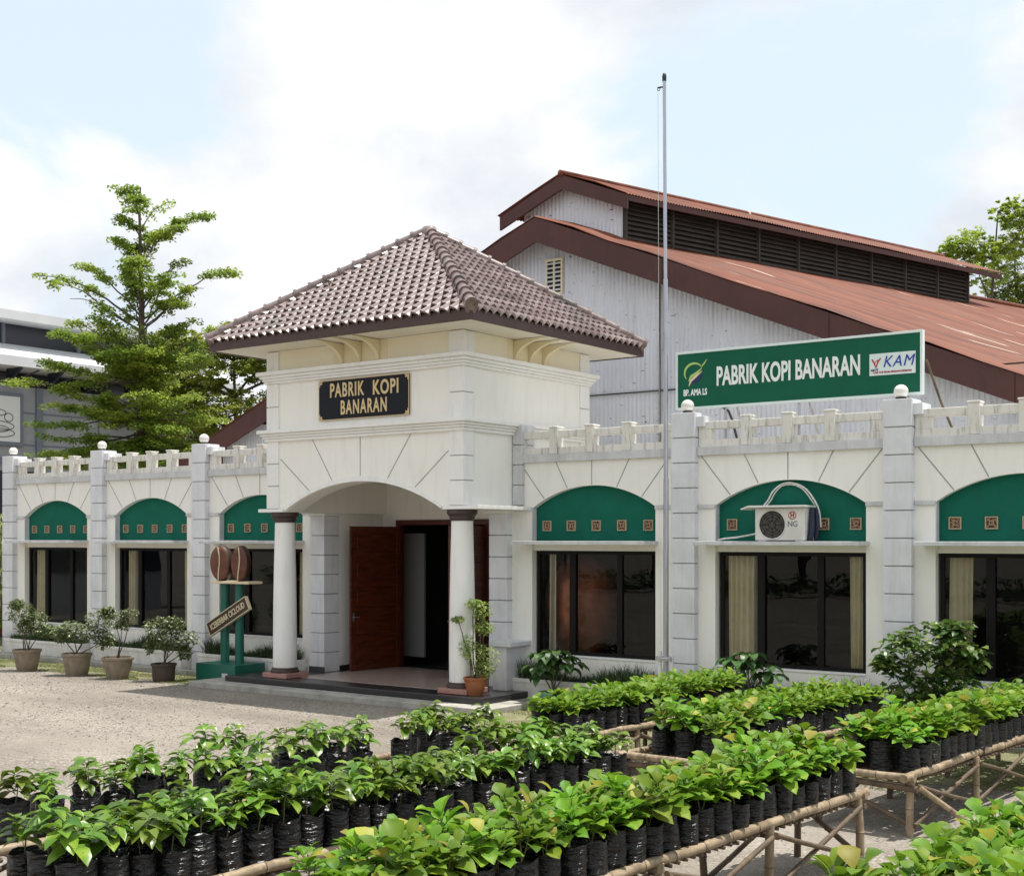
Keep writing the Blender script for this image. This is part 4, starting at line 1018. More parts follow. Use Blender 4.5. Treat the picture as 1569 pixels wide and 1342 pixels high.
li = MB(); p = A0 + Vector((1.42, 0, mz1 - A0.z - .1)) + e2 * 11.2; li.box(p.x, p.x + .25, p.y, p.y + .05, p.z - .03, p.z + .02); li.build('ridge_lamp', M['ac'], Wh)

# ------------------------------------------------------------------ modern grey building at the left
G_ = empty('grey_building', (-40, 0, 0), 'modern grey panel building with pale flat roof behind the tree', 'building')
gx = -40
b_ = MB(); b_.box(gx - 12, gx, -14, 17.0, 0, 7.9)
b_.build('wall', M['bwall'], G_)
b_ = MB()
for yy in [y0 * 2.35 - 12 for y0 in range(0, 13)]: b_.box(gx + .002, gx + .05, yy, yy + .03, 5.4, 7.85)
for zz in (5.9, 7.0): b_.box(gx + .001, gx + .03, -14, 17, zz, zz + .03)
b_.box(gx + .002, gx + .08, 8.95, 9.2, 3.5, 7.9); b_.box(gx + .002, gx + .09, -14, 17, 5.25, 5.45)
b_.build('panel_joint', M['bframe'], G_)
b_ = MB(); b_.box(gx - 12, gx - .6, -14, 16.5, 7.91, 10.4); b_.box(gx + .002, gx + .02, -14, 9.5, 1.5, 5.0); b_.build('window_band', M['bdark'], G_)
b_ = MB()
for yy in range(-13, 17, 3): b_.box(gx - .6, gx - .5, yy, yy + .12, 9.3, 10.2)
b_.build('mullion', M['bframe'], G_)
b_ = MB(); b_.box(gx - 12.5, gx + 1.0, -14.5, 17.6, 8.45, 8.62); b_.prism([(gx - .55, -14.5, 9.25), (gx + 1.0, -14.5, 8.62), (gx + 1.0, -14.5, 8.78), (gx - .55, -14.5, 9.4)], (0, 32.1, 0))
b_.box(gx - 12.5, gx + .4, -14.5, 17.4, 10.1, 10.22); b_.prism([(gx - 12.5, -14.5, 10.22), (gx + .4, -14.5, 10.22), (gx + .4, -14.5, 10.4), (gx - 12.5, -14.5, 11.3)], (0, 31.9, 0))
b_.build('roof', M['broof'], G_)
for yy in [y0 * 1.6 - 13 for y0 in range(10, 19)]:
    b_ = MB(); b_.prism([(gx + .05, yy, 7.95), (gx + .9, yy, 8.4), (gx + .9, yy, 8.44), (gx + .05, yy, 8.44)], (0, .08, 0)); b_.tube([(gx + .05, yy, 7.95), (gx + .9, yy + .7, 8.4)], .03, 4)
    b_.build('roof_truss', M['bdark'], G_)
Pp = empty('cup_poster', (gx + .1, 7.6, 6.7), 'white poster with a line drawing of a coffee cup on the grey building', 'poster')
b_ = MB(); b_.box(gx + .055, gx + .10, 6.1, 8.42, 5.85, 7.65); b_.build('poster_frame', M['bframe'], Pp)
b_ = MB(); b_.box(gx + .101, gx + .115, 6.2, 8.28, 5.98, 7.52); b_.build('paper', M['poster'], Pp)
b_ = MB(); X = gx + .12
for (cy_, cz_, ry, rz_) in ((7.45, 4.95, .60, .16), (7.45, 4.85, .42, .11), (7.45, 4.72, .62, .15), (7.85, 5.25, .16, .14), (7.3, 5.4, .45, .12)):
    b_.tube([(X, cy_ + ry * math.cos(R(a)), 1.55 + cz_ + rz_ * math.sin(R(a))) for a in range(0, 361, 15)], .012, 5, cap=False)
b_.tube([(X, 7.2, 7.0), (X, 7.3, 7.12), (X, 7.2, 7.22), (X, 7.35, 7.35)], .012, 5)
b_.build('cup_drawing', M['black'], Pp)
# low brick wall and shrubs beyond the left end
b_ = MB(); b_.box(-33.5, -28.6, 3.0, 3.25, 0, .8); o_ = b_.build('low_wall', M['brick'], bevel=.01); tag(o_, 'low red brick wall past the left end of the building', 'wall')

# ------------------------------------------------------------------ vegetation
CRIGHT = Vector((.807, .591, 0)); CFWD = Vector((-.591, .807, 0))
def limb(mb, a, b, r0, r1, bend, n=6):
    a, b = Vector(a), Vector(b); pts = []
    for i in range(n + 1):
        t = i / n; p = a.lerp(b, t) + Vector(bend) * math.sin(math.pi * t) + Vector((rnd(-1, 1), rnd(-1, 1), rnd(-1, 1))) * .04 * (b - a).length * (0 if i in (0, n) else 1) * .4
        pts.append(p)
    mb.tube(pts, [r0 + (r1 - r0) * i / n for i in range(n + 1)], 5, cap=False)
    return pts

def tier_tree():
    random.seed(21)
    base = Vector((-30.5, 6.0, 0)); sc = 53.8
    T = empty('tiered_tree', base, 'tall tree with layered horizontal branches of small green leaves left of the porch roof', 'tree')
    tr = MB(); zt = 12.7
    tr.tube([base + Vector((.03 * math.sin(z), .03 * math.cos(z * 1.3), z)) for z in [zt * i / 14 for i in range(15)]], [.16 * (1 - i / 14) ** .8 + .018 for i in range(15)], 10, cap=False)
    crown = MB()
    def Z(y): return 2.7 + (825 - y) / sc
    specs = [(322, 180, 284), (330, 205, 284), (340, 266, 305), (352, 180, 330), (372, 325, 320), (392, 158, 356), (385, 262, 350), (405, 250, 396), (398, 190, 372), (395, 290, 350),
             (478, 38, 414), (470, 116, 404), (480, 368, 412), (468, 290, 398), (495, 120, 462), (490, 300, 470), (455, 195, 408), (455, 262, 432), (500, 90, 440), (500, 318, 440),
             (565, 88, 520), (562, 120, 500), (570, 340, 510), (560, 300, 492), (575, 28, 590), (580, 70, 560), (575, 310, 540), (570, 150, 490), (580, 355, 545),
             (625, 62, 618), (620, 60, 652), (622, 305, 632), (635, 345, 640), (640, 100, 600), (650, 45, 692), (655, 300, 680), (650, 330, 690), (660, 120, 690), (630, 250, 660), (645, 180, 640), (640, 240, 600), (600, 200, 560), (660, 80, 670), (665, 200, 700), (665, 260, 705), (670, 100, 712), (665, 330, 710), (600, 280, 580), (590, 160, 550)]
    br = []
    for (ya, xe, ye) in specs:
        reach = (xe - 222) / sc; br.append((Z(ya), reach, Z(ye), rnd(-22, 22), 1))
        r2 = min(2.6, abs(reach)) * rnd(.5, .85)
        for q in range(2 if ya > 540 else 1 if (ya > 400 or random.random() < .5) else 0):
            br.append((Z(ya) + rnd(-.1, .1), r2, Z(ye) + rnd(-.25, .15), rnd(40, 140) * random.choice((1, -1)), 0))
    for (za, reach, ze, azd, main) in br:
        d = Matrix.Rotation(R(azd), 3, 'Z') @ (CRIGHT * reach)
        a = base + Vector((0, 0, za - .25)); b = base + d; b.z = ze
        Lh = d.length
        pts = []
        n = 9
        for i in range(n + 1):
            t = i / n; p = a.lerp(b, t); p.z = a.z + (b.z - a.z) * (1 - (1 - t) ** 1.7) + .05 * math.sin(t * 7 + za)
            p += Vector((rnd(-1, 1), rnd(-1, 1), 0)) * .05 * Lh * .5
            pts.append(p)
        tr.tube(pts, [.032 * (1 - .85 * i / n) * (Lh / 3) ** .5 + .004 for i in range(n + 1)], 5, cap=False)
        side = d.cross(Vector((0, 0, 1))).normalized()
        m = int(10 + Lh * (16 if za < 7.6 else 9.5)); low = 1.6 if za < 7.6 else 1
        for q in range(m):
            t = (rnd(.34, 1.0) if za > 8.3 else rnd(.2, 1)) if Lh > 1 else rnd(.15, 1); t = t ** .8
            i = min(int(t * n), n - 1); p = pts[i].lerp(pts[i + 1], t * n - i)
            wid = (.20 + .42 * (1 - t)) * min(1.2, .5 + Lh * .28) * low
            off = side * rnd(-1, 1) * wid; c = p + off + Vector((0, 0, rnd(-.03, .10)))
            if mnoise.noise((c.x * 1.15, c.y * 1.15, c.z * 2.2)) < -.10: continue
            if q % 3 == 0: tr.tube([p, c], [.009, .004], 3, cap=False)
            rr = rnd(.16, .27) * (1.25 if low > 1 else 1)
            for l in range(random.randint(26, 38)):
                th = rnd(0, 6.283); r_ = rr * math.sqrt(random.random())
                quadleaf(crown, c + Vector((r_ * math.cos(th), r_ * math.sin(th), rnd(-.07, .06) - .3 * r_)), rnd(.065, .12), rnd(.05, .08), .2)
    tr.build('trunk', M['bark'], T, smooth=True)
    crown.build('crown', M['treeleaf'], T)
tier_tree()

def blob_tree(name, base, blobs, leaf_, trunk_r, m_, label, nper=900, lsz=.1, feather=0, group=None, flat=.3):
    T = empty(name, base, label, 'tree', group)
    tr = MB(); base = Vector(base); top = max(b[2] for b in blobs)
    cxy = Vector((sum(b[0] for b in blobs) / len(blobs), sum(b[1] for b in blobs) / len(blobs), 0))
    pts = [base + (Vector((cxy.x - base.x, cxy.y - base.y, 0)) * (i / 8) ** 1.5) + Vector((0, 0, (top - base.z) * i / 8)) for i in range(9)]
    tr.tube(pts, [trunk_r * (1 - i / 9.5) for i in range(9)], 7, cap=False)
    cr_ = MB()
    for (x, y, z, rx, rz_) in blobs:
        c = Vector((x, y, z))
        k_ = min(range(9), key=lambda i: abs(pts[i].z - (z - rz_ * 1.2))); limb(tr, pts[k_], c, trunk_r * .4, .02, (0, 0, .1))
        ncl = int(nper / 26)
        for q in range(ncl):
            v = Vector((rnd(-1, 1), rnd(-1, 1), rnd(-1, 1)))
            while v.length > 1 or v.length < .35: v = Vector((rnd(-1, 1), rnd(-1, 1), rnd(-1, 1)))
            p = c + Vector((v.x * rx, v.y * rx, v.z * rz_))
            if q % 4 == 0: tr.tube([c.lerp(p, .2), p], [.016, .005], 3, cap=False)
            rr = rnd(.12, .3) * rx * .55
            for l in range(26):
                w_ = Vector((rnd(-1, 1), rnd(-1, 1), rnd(-.45, .45) - feather * abs(rnd(0, 1)))) * rr
                quadleaf(cr_, p + w_, lsz * rnd(.7, 1.3), lsz * .6, flat)
    tr.build('trunk', M['bark'], T, smooth=True)
    cr_.build('crown', m_, T)
    return T
random.seed(5)
blob_tree('pale_tree', (-35.3, 14, 0), [(-37.6, 13.2, 9.6, 1.1, .7), (-36.6, 13.5, 8.6, 1.4, .8), (-35.4, 14, 9.7, 1.2, .7), (-34.4, 14.5, 8.9, 1.3, .8), (-33.6, 15.2, 7.7, 1.3, .8), (-37.8, 13, 7.6, 1.5, .8), (-34.2, 14.6, 10.35, .6, .5), (-35.4, 14.2, 7.2, 1.7, .9), (-32.9, 15.6, 8.9, .9, .6), (-37.2, 13.2, 6.4, 1.7, .8), (-34.4, 14.8, 6.2, 1.6, .8), (-38.6, 12.6, 8.7, 1.0, .7)],
          None, .15, M['treeleaf2'], 'yellow green tree between the layered tree and the porch roof', 4800, .14, flat=.1)
random.seed(6)
def rt(px, y, dep=60):   # only a unit conversion while planning the row of trees: distance, offset, height
    l = (px - 784) / 2000 * dep; return (-.591 * dep + .807 * l, -17.77 + .807 * dep + .591 * l, 2.7 + (825 - y) / 2000 * dep)
bl = [rt(1495, 372) + (1.5, .7), rt(1520, 395) + (1.4, .7), rt(1465, 385) + (.9, .4), rt(1500, 420) + (1.3, .7), rt(1550, 325) + (1.0, .7), rt(1575, 350) + (1.3, .8), rt(1600, 330) + (1.4, .9)]
blob_tree('feathery_tree', rt(1500, 420)[:2] + (0,), bl, None, .18, M['treeleaf2'], 'feathery light green tree behind the far end of the warehouse roof', 2000, .16, .5)
bl = [rt(1560, 430, 64) + (1.6, .9), rt(1535, 460, 64) + (1.5, .8), rt(1590, 450, 64) + (2.0, 1.2), rt(1570, 490, 64) + (2.2, 1.0), rt(1510, 475, 64) + (1.0, .5), rt(1560, 380, 64) + (1.2, .5)]
blob_tree('dense_tree', rt(1570, 450, 64)[:2] + (0,), bl, None, .2, M['treeleaf'], 'darker dense tree at the right edge behind the warehouse roof', 2400, .16, .3)
# trees and hedge across the yard (seen mirrored in the panes)
random.seed(8)
T0 = blob_tree('yard_tree', (-14, -46, 0), [(-14, -46, 6, 3.2, 2.2), (-16, -45, 5, 2.6, 1.8), (-12, -47, 5, 2.6, 1.8), (-14, -45, 8, 2.2, 1.6)], None, .3, M['hedge'], 'dense green tree across the yard behind the camera', 2200, .42, 0, 'trees across the yard')
for i in range(9):
    c = T0.copy(); COL.objects.link(c); c.location = (-58 + i * 7.2 + rnd(-1, 1), -46 + rnd(-3, 3), 0); c.rotation_euler = (0, 0, rnd(0, 6)); c.scale = (1.1, 1.1, rnd(.9, 1.3))
    for ch in T0.children: d = ch.copy(); COL.objects.link(d); d.parent = c
hg = MB()
for q in range(9000):
    x = rnd(-60, 8); quadleaf(hg, (x, -38 + rnd(-.6, .6), rnd(.1, 1.0) + .12 * math.sin(x * 3)), .22, .15, .2)
tag(hg.build('hedge', M['hedge']), 'clipped green hedge across the yard behind the camera', 'hedge')

# left-end shrub with arching leaves
random.seed(9)
sh = empty('arching_shrub', (-30.2, 1.6, 0), 'yellow green shrub with long arching leaves at the left edge', 'shrub')
m_ = MB()
for q in range(420):
    a = rnd(0, 6.283); z = rnd(1.2, 3.2); r0 = rnd(0, .35)
    leaf(m_, (-30.2 + r0 * math.cos(a), 1.6 + r0 * math.sin(a), z), (math.cos(a), math.sin(a), rnd(.2, 1.1)), rnd(.7, 1.2), .035, 2.6, .2)
m_.build('foliage', M['bambooleaf'], sh)
m_ = MB()
for q in range(9): a = rnd(0, 6.283); m_.tube([(-30.2 + .1 * math.cos(a), 1.6 + .1 * math.sin(a), 0), (-30.2 + .3 * math.cos(a), 1.6 + .3 * math.sin(a), 3)], .02, 5)
m_.build('stem', M['bark'], sh)
m_ = MB()
for q in range(2500): quadleaf(m_, (rnd(-33.2, -28.9), 2.6 + rnd(-.35, .3), rnd(.3, 1.15)), .12, .07, .3)
tag(m_.build('clipped_bush', M['lush']), 'low bright green bush at the left edge beside the brick wall', 'bush')
# twiggy weed on the hip of the porch roof
m_ = MB(); wb = Vector((-16.35, -.95, 7.05))
for q in range(16):
    p = wb.copy(); pts = [p.copy()]; d = Vector((rnd(-.6, .6), rnd(-.3, .3), 1)).normalized()
    for s in range(5): p = p + d * .07; d = (d + Vector((rnd(-.5, .5), rnd(-.5, .5), rnd(-.1, .3)))).normalized(); pts.append(p.copy())
    m_.tube(pts, [.006, .005, .004, .004, .003, .002], 4)
tag(m_.build('dry_weed', M['bark']), 'dry twiggy weed growing on the left hip of the porch roof', 'weed')

# ---- potted shrubs
def pot_mesh(mb, cx, cy, z, rt_, rb, h):
    mb.lathe(cx, cy, [(0, z), (rb, z), (rb * 1.1, z + h * .15), (rt_ * .88, z + h * .62), (rt_ * .93, z + h * .85), (rt_, z + h * .88), (rt_ * 1.02, z + h * .94), (rt_, z + h), (rt_ * .9, z + h), (rt_ * .88, z + h * .9)], 28)
def shrub(name, x, y, z, rt_, rb, h, potm, leafm, label, cat, fol, group=None):
    T = empty(name, (x, y, z), label, cat, group)
    p = MB(); pot_mesh(p, x, y, z, rt_, rb, h); p.build('pot', potm, T, smooth=True, angle=35)
    s = MB(); s.disc((x, y, z + h * .9), rt_ * .88, 20); s.build('soil', M['soil'], T)
    st_, fo = MB(), MB(); fol(st_, fo, Vector((x, y, z + h * .9)))
    st_.build('stem', M['bark'], T, smooth=True); fo.build('foliage', leafm, T)
    return T
def bushy(blobs, ls=.075, n=330, nstem=5, lw=.5):
    def f(st_, fo, b):
        for i in range(nstem):
            t = blobs[i % len(blobs)]; limb(st_, b + Vector((rnd(-.05, .05), rnd(-.05, .05), 0)), b + Vector(t[:3]), .013, .006, (rnd(-.05, .05), rnd(-.05, .05), 0), 5)
        for (x, y, z, rx, rz_) in blobs:
            for q in range(n):
                v = Vector((rnd(-1, 1), rnd(-1, 1), rnd(-1, 1)))
                while v.length > 1: v = Vector((rnd(-1, 1), rnd(-1, 1), rnd(-1, 1)))
                v = v * (v.length ** -.3 if v.length > .01 else 1)
                p = b + Vector((x + v.x * rx, y + v.y * rx, z + v.z * rz_)); a = rnd(0, 6.283)
                leaf(fo, p, (math.cos(a), math.sin(a), rnd(-.6, .6)), ls * rnd(.7, 1.3), ls * lw * rnd(.8, 1.2), .8, .2, 3, 0, rnd(-.7, .7))
    return f
def cv(r, u, f=0):   # offset right r, up u, forward f
    v = CRIGHT * r + CFWD * f; return (v.x, v.y, u)
random.seed(31)
shrub('potted_shrub', -23.75, -2.1, 0, .285, .19, .44, M['potg'], M['potleaf'], 'shrub in a stone pot, leftmost of the pots by the white wall', 'potted plant',
      bushy([cv(-.12, .78) + (.30, .24), cv(.18, .62) + (.26, .22), cv(.0, .5) + (.22, .18), cv(-.2, .95) + (.14, .12), cv(.42, .42) + (.24, .14)]), 'potted shrubs on the gravel')
shrub('potted_shrub', -22.15, -2.05, 0, .29, .20, .44, M['potg'], M['potleaf'], 'widest shrub in a stone pot, second pot from the left by the white wall', 'potted plant',
      bushy([cv(-.12, .5) + (.28, .2), cv(.2, .45) + (.26, .2), cv(.45, .68) + (.28, .24), cv(.55, .3) + (.2, .2), cv(-.28, .42) + (.2, .18), cv(.6, .85) + (.16, .12)]), 'potted shrubs on the gravel')
shrub('potted_shrub', -21.0, -1.95, 0, .30, .19, .42, M['potg'], M['potleaf'], 'small tree with one bare stem in a stone pot, third pot from the left', 'potted plant',
      bushy([cv(-.05, .72) + (.22, .16), cv(.22, .88) + (.2, .09), cv(.1, .66) + (.18, .1)], .07, 150, 3), 'potted shrubs on the gravel')
shrub('potted_shrub', -19.92, -1.72, 0, .24, .19, .34, M['potb'], M['potleaf'], 'dark green shrub in a dark pot next to the green monument base', 'potted plant',
      bushy([cv(-.12, .72) + (.26, .2), cv(.2, .75) + (.2, .2), cv(.05, .45) + (.26, .2), cv(.42, .5) + (.22, .18), cv(.4, .25) + (.15, .15), cv(-.25, .4) + (.1, .2)], .075, 260), 'potted shrubs on the gravel')
random.seed(33)
shrub('potted_bamboo', -12.78, -1.30, .2, .19, .12, .29, M['pott'], M['bambooleaf'], 'yellow green feathery plant in an orange clay pot on the porch step', 'potted plant',
      bushy([cv(.10, 1.1) + (.16, .16), cv(.14, .82) + (.17, .12), cv(.02, .4) + (.22, .2), cv(.22, .3) + (.16, .26), cv(-.12, .52) + (.14, .2), cv(-.02, 1.2) + (.12, .08), cv(-.28, .95) + (.1, .05), cv(.12, .15) + (.2, .15)], .06, 260, 8, .3))
def umbrella_leaves(spread, hts):
    def f(st_, fo, b):
        for i, (r, u, fw) in enumerate(hts):
            o = Vector(cv(r, u, fw)); limb(st_, b, b + o, .014, .008, (rnd(-.04, .04), rnd(-.04, .04), 0), 5)
            for w_ in range(8):
                a = w_ * 6.283 / 8 + rnd(-.2, .2); d = Vector((math.cos(a), math.sin(a), rnd(.25, .55)))
                p1 = b + o + d * .06; st_.tube([b + o, p1], .004, 3)
                leaf(fo, p1, d, spread * rnd(.8, 1.15), spread * .52, 2.0, .3, 4, .1)
            for w_ in range(5):
                a = rnd(0, 6.283); leaf(fo, b + o + Vector((0, 0, rnd(-.12, .02))), (math.cos(a), math.sin(a), rnd(-.1, .4)), spread * .9, spread * .45, 2.4, .3, 4, .1)
    return f
random.seed(35)
shrub('potted_broadleaf', -11.72, -.66, 0, .23, .15, .27, M['pote'], M['darkleaf'], 'large drooping leaves in a teal plastic pot beside the porch', 'potted plant',
      umbrella_leaves(.30, [(-.12, .56, 0), (.14, .52, .05), (.04, .62, -.05), (-.2, .36, .05), (.26, .42, 0)]))
shrub('potted_broadleaf', -8.25, -.75, 0, .20, .14, .25, M['potb'], M['darkleaf'], 'dark broad leaved plant below the air conditioner window', 'potted plant',
      umbrella_leaves(.27, [(-.22, .70, 0), (.0, .78, 0), (.2, .60, .0), (-.05, .66, .1), (.28, .5, -.05)]))
shrub('large_bush', -5.62, -.95, 0, .24, .18, .26, M['potb'], M['bushleaf'], 'big dark glossy bush in front of the right pillar', 'potted plant',
      bushy([cv(0, 1.15) + (.42, .25), cv(-.35, 1.0) + (.3, .25), cv(.35, 1.05) + (.32, .2), cv(.0, .7) + (.4, .3), cv(.3, .6) + (.3, .25), cv(-.3, .5) + (.28, .22), cv(.3, 1.3) + (.2, .12), cv(.1, .3) + (.3, .2), cv(-.55, .85) + (.14, .14), cv(.55, .9) + (.18, .14)], .135, 130, 9, .66))
# ---- planter grass (one soft mass per planter)
random.seed(41)
for bi, (x0, x1, cx) in enumerate(BAYS):
    m_ = MB(); px0, px1 = max(x0 + .32, cx - 1.34), min(x1 - .32, cx + 1.34)
    for q in range(1500):
        x = rnd(px0, px1); h = rnd(.12, .24) * (1 + .5 * math.sin(x * 3.1 + bi)) + .04; a = rnd(0, 6.283); le = rnd(.2, .7)
        leaf(m_, (x, -.16 + rnd(-.11, .10), .32), (math.cos(a) * le, math.sin(a) * le, 1), h * 1.35, .014, .9, .2, 3)
    tag(m_.build('planter_grass', M['blade']), ['fine dark grass in the planter under the leftmost window', 'fine dark grass in the planter under the second window from the left', 'fine dark grass in the planter behind the bean monument',
        'fine dark grass in the planter between porch and flagpole', 'fine dark grass in the planter below the air conditioner', 'fine dark grass in the planter under the rightmost window', 'fine dark grass in the planter past the right edge'][bi], 'grass', kind='stuff')
# ---- short verge grass, pebbles
random.seed(43)
m_ = MB()
def tuft(x, y, h): 
    a = rnd(0, 6.283); b = len(m_.v); c, s = math.cos(a) * .006, math.sin(a) * .006
    m_.v += [(x - c, y - s, 0), (x + c, y + s, 0), (x + rnd(-.02, .02), y + rnd(-.02, .02), h)]; m_.f.append((b, b + 1, b + 2)); m_.m.append(0)
for q in range(26000):
    x, y = rnd(-29, -18.8), rnd(-2.0, -.8)
    if mnoise.noise((x * 1.1, y * 1.8, 0)) > -.12 - (.4 if y > -1.5 else 0) + (abs(y + 1.6) * .3): tuft(x, y, rnd(.01, .035))
for q in range(42000):
    x, y = rnd(-12.2, -2), rnd(-4.4, -.5)
    if mnoise.noise((x * .9, y * 1.3, 3)) > -.15 + max(0, -y - 3) * .35: tuft(x, y, rnd(.01, .04))
for q in range(9000):
    x, y = rnd(-40, -28.2), rnd(-.5, 2.4); tuft(x, y, rnd(.02, .08))
tag(m_.build('verge_grass', M['lawn']), 'sparse short grass on the mossy verge by the building', 'grass', kind='stuff')
m_ = MB()
for q in range(9000):
    if q < 5000: x, y, s = rnd(-22, -2), rnd(-12.5, -2), rnd(.004, .012)
    else: x, y, s = rnd(-30, -12), rnd(-7, -1.8), rnd(.006, .016)
    if q % 60 == 0: s *= 2.4
    pts = []
    for i in range(3):
        for k_ in range(5):
            a = 6.283 * k_ / 5 + i * .5; r_ = s * (1.2, 1.0, .45)[i] * rnd(.7, 1.2); pts.append((x + r_ * math.cos(a), y + r_ * math.sin(a), (-.002, s * .5, s * .95)[i]))
    fs = [(i * 5 + k_, i * 5 + (k_ + 1) % 5, (i + 1) * 5 + (k_ + 1) % 5, (i + 1) * 5 + k_) for i in range(2) for k_ in range(5)] + [(10, 11, 12, 13, 14)]
    m_.add(pts, fs)
tag(m_.build('loose_gravel', M['stone1']), 'small loose stones scattered over the yard', 'gravel', kind='stuff')

# ------------------------------------------------------------------ bamboo benches
RZB = R(-4.4)
def bench(far_or_near, L, w, zt, label, seed, near=True):
    random.seed(seed)
    o = Vector((far_or_near[0], far_or_near[1], 0))
    T = empty('bamboo_bench', o, label, 'bench', 'bamboo benches holding the seedling bags', rz=RZB)
    ORG[T.name] = Vector((0, 0, 0))      # children are modelled in the bench's own frame
    def pole(name, a, b, r, m1=M['bamboo'], node=.34, wob=.012):
        mb = MB(); a, b = Vector(a), Vector(b); Ln = (b - a).length; pts = []; rr = []
        k = max(2, int(Ln / node)); n1 = []
        off = Vector((rnd(-1, 1), rnd(-1, 1), rnd(-1, 1))) * wob
        for i in range(k + 1):
            t = i / k; p = a.lerp(b, t) + off * math.sin(math.pi * t) + Vector((rnd(-1, 1), rnd(-1, 1), rnd(-1, 1))) * wob * .3
            if 0 < i < k:
                d = (b - a).normalized() * .012
                pts += [p - d * 2, p - d * .6, p, p + d * .6, p + d * 2]; rr += [r * .96, r * 1.03, r * 1.12, r * 1.03, r * .96]
            else: pts.append(p); rr.append(r * (1.04 if i == 0 else .97))
        mb.tube(pts, rr, 10)
        for ri in range(len(rr) - 1):
            if rr[ri] > r * 1.0 and rr[ri + 1] > r * 1.08 and ri: 
                for q_ in range(10): mb.m[ri * 10 + q_] = 1
        # darker node rings
        return mb.build(name, [m1, M['bamboon']], T, smooth=True, angle=40)
    for xx in (0, -w): pole('rail', (xx, -.12, zt), (xx, L + .1, zt + rnd(-.02, .02)), .038, wob=.022)
    pole('end_rail', (.06, 0, zt - .005), (-w - .1, 0, zt - .005), .036); pole('end_rail', (.05, L, zt - .01), (-w - .08, L, zt - .01), .034)
    pole('end_rail', (.08, .02, zt - .11), (-w - .05, .02, zt - .10), .03, M['bamboo2'])
    dk = MB(); y = .12
    while y < L - .05:
        dk.tube([(.02, y, zt - .055 + rnd(-.006, .006)), (-w - .02, y + rnd(-.03, .03), zt - .055)], rnd(.012, .017), 6); y += .095
    dk.build('slat_deck', M['bamboo2'], T, smooth=True)
    ns = max(2, int(round(L / 1.35))); ys = [.06 + (L - .12) * i / ns for i in range(ns + 1)]
    for y in ys:
        for xx in (0, -w):
            pole('leg', (xx + rnd(-.02, .02), y, -.02), (xx, y, zt - .02), .036 if xx == 0 else .03, M['bamboo'] if xx == 0 else M['bamboo2'])
        pole('cross_bar', (.05, y + .04, zt - .10), (-w - .05, y + .04, zt - .10), .026, M['bamboo2'])
    for i in range(ns):
        a, b = ys[i], ys[i + 1]
        pole('brace', (.03, a, .10), (.03, b, zt - .10), .021, M['bamboo2']); pole('brace', (.055, a, zt - .08), (.055, b, .08), .020, M['bamboo2'])
        pole('brace', (-w, a, .08), (-w, b, zt - .12), .022, M['bamboo2'])
        if i % 2 == 0: pole('brace', (.08, a, zt - .1), (.42, a + .55, .02), .026, M['bamboo'])
    for yb in (ys[0], ys[-1]): pole('brace', (0, yb, .1), (-w, yb, zt - .12), .024, M['bamboo2'])
    return T
E2 = Vector((.0767, .99705, 0))
def nearc(far, L): return (far[0] - E2.x * L, far[1] - E2.y * L)
A_L, B_L = 5.9, 5.6
BEN = [ # key, near corner, length, width, z, label, description for seedlings, rows, kind, spacing
 ('A', nearc((-4.04, -7.37), A_L), A_L, .56, .60, 'front middle bamboo bench with its rail end and crossed braces showing', 'lush', 3),
 ('B', nearc((-5.86, -8.0), B_L), B_L, .80, .60, 'front left bamboo bench carrying the darker leggy seedlings', 'coffee', 3),
 ('F', nearc((-7.55, -7.55), 5.6), 5.6, .72, .60, 'sparsely filled bamboo bench on the gravel behind the front left bench', 'coffee', 0),
 ('G', (-1.80, -13.0), 5.0, .90, .58, 'bamboo bench in the bottom right corner hidden under bright foliage', 'lush', 4),
 ('E', (-4.07, -6.15), 4.7, .90, .55, 'rear right bamboo bench on open crossed legs near the dark bush', 'lush', 3),
 ('D', (-5.90, -6.64), 4.1, .90, .55, 'rear middle bamboo bench in front of the air conditioner window', 'lush', 3),
 ('C', (-7.74, -6.2), 3.8, .72, .55, 'rear left bamboo bench in front of the flagpole', 'lush', 3),
]
bench_objs = {}
for i, b in enumerate(BEN): bench_objs[b[0]] = bench(b[1], b[2], b[3], b[4], b[5], 50 + i)

# ------------------------------------------------------------------ seedlings in black bags
def bag_mesh(seed, r=.104, h=.27):
    random.seed(seed); mb = MB(); n = 18; ph = [rnd(0, 6.283) for _ in range(4)]
    def wob(a, j): return 1 + .045 * math.sin(2 * a + ph[0]) + .03 * math.sin(3 * a + ph[1] + j * .5) + .018 * math.sin(7 * a + ph[2] + j)
    prof = [(0, .0), (r * .86, 0), (r * .97, .02), (r * 1.02, .07), (r * .99, .12), (r * 1.03, .17), (r * .98, .22), (r * 1.0, h - .01), (r * 1.02, h), (r * .95, h - .002), (r * .93, h - .045), (0, h - .045)]
    mb.lathe(0, 0, prof, n, wob)
    for i in range(n): # ragged rim
        for j in (7, 8, 9): v = mb.v[j * n + i]; mb.v[j * n + i] = (v[0], v[1], v[2] + .009 * math.sin(2 * 6.283 * i / n + ph[3]) + .008 * math.sin(5 * 6.283 * i / n))
    me = bpy.data.meshes.new('bag'); me.from_pydata(mb.v, [], mb.f); me.materials.append(M['bag']); me.materials.append(M['soil'])
    me.polygons.foreach_set('use_smooth', [True] * len(mb.f)); 
    for i, p in enumerate(me.polygons):
        if i >= 10 * n: p.material_index = 1
    rr_ = random.Random(seed); tx_, ty_, hs_ = rr_.uniform(-.05, .05), rr_.uniform(-.05, .05), rr_.uniform(.92, 1.06)
    for v in me.vertices: v.co.x += tx_ * v.co.z; v.co.y += ty_ * v.co.z; v.co.z *= hs_
    return me
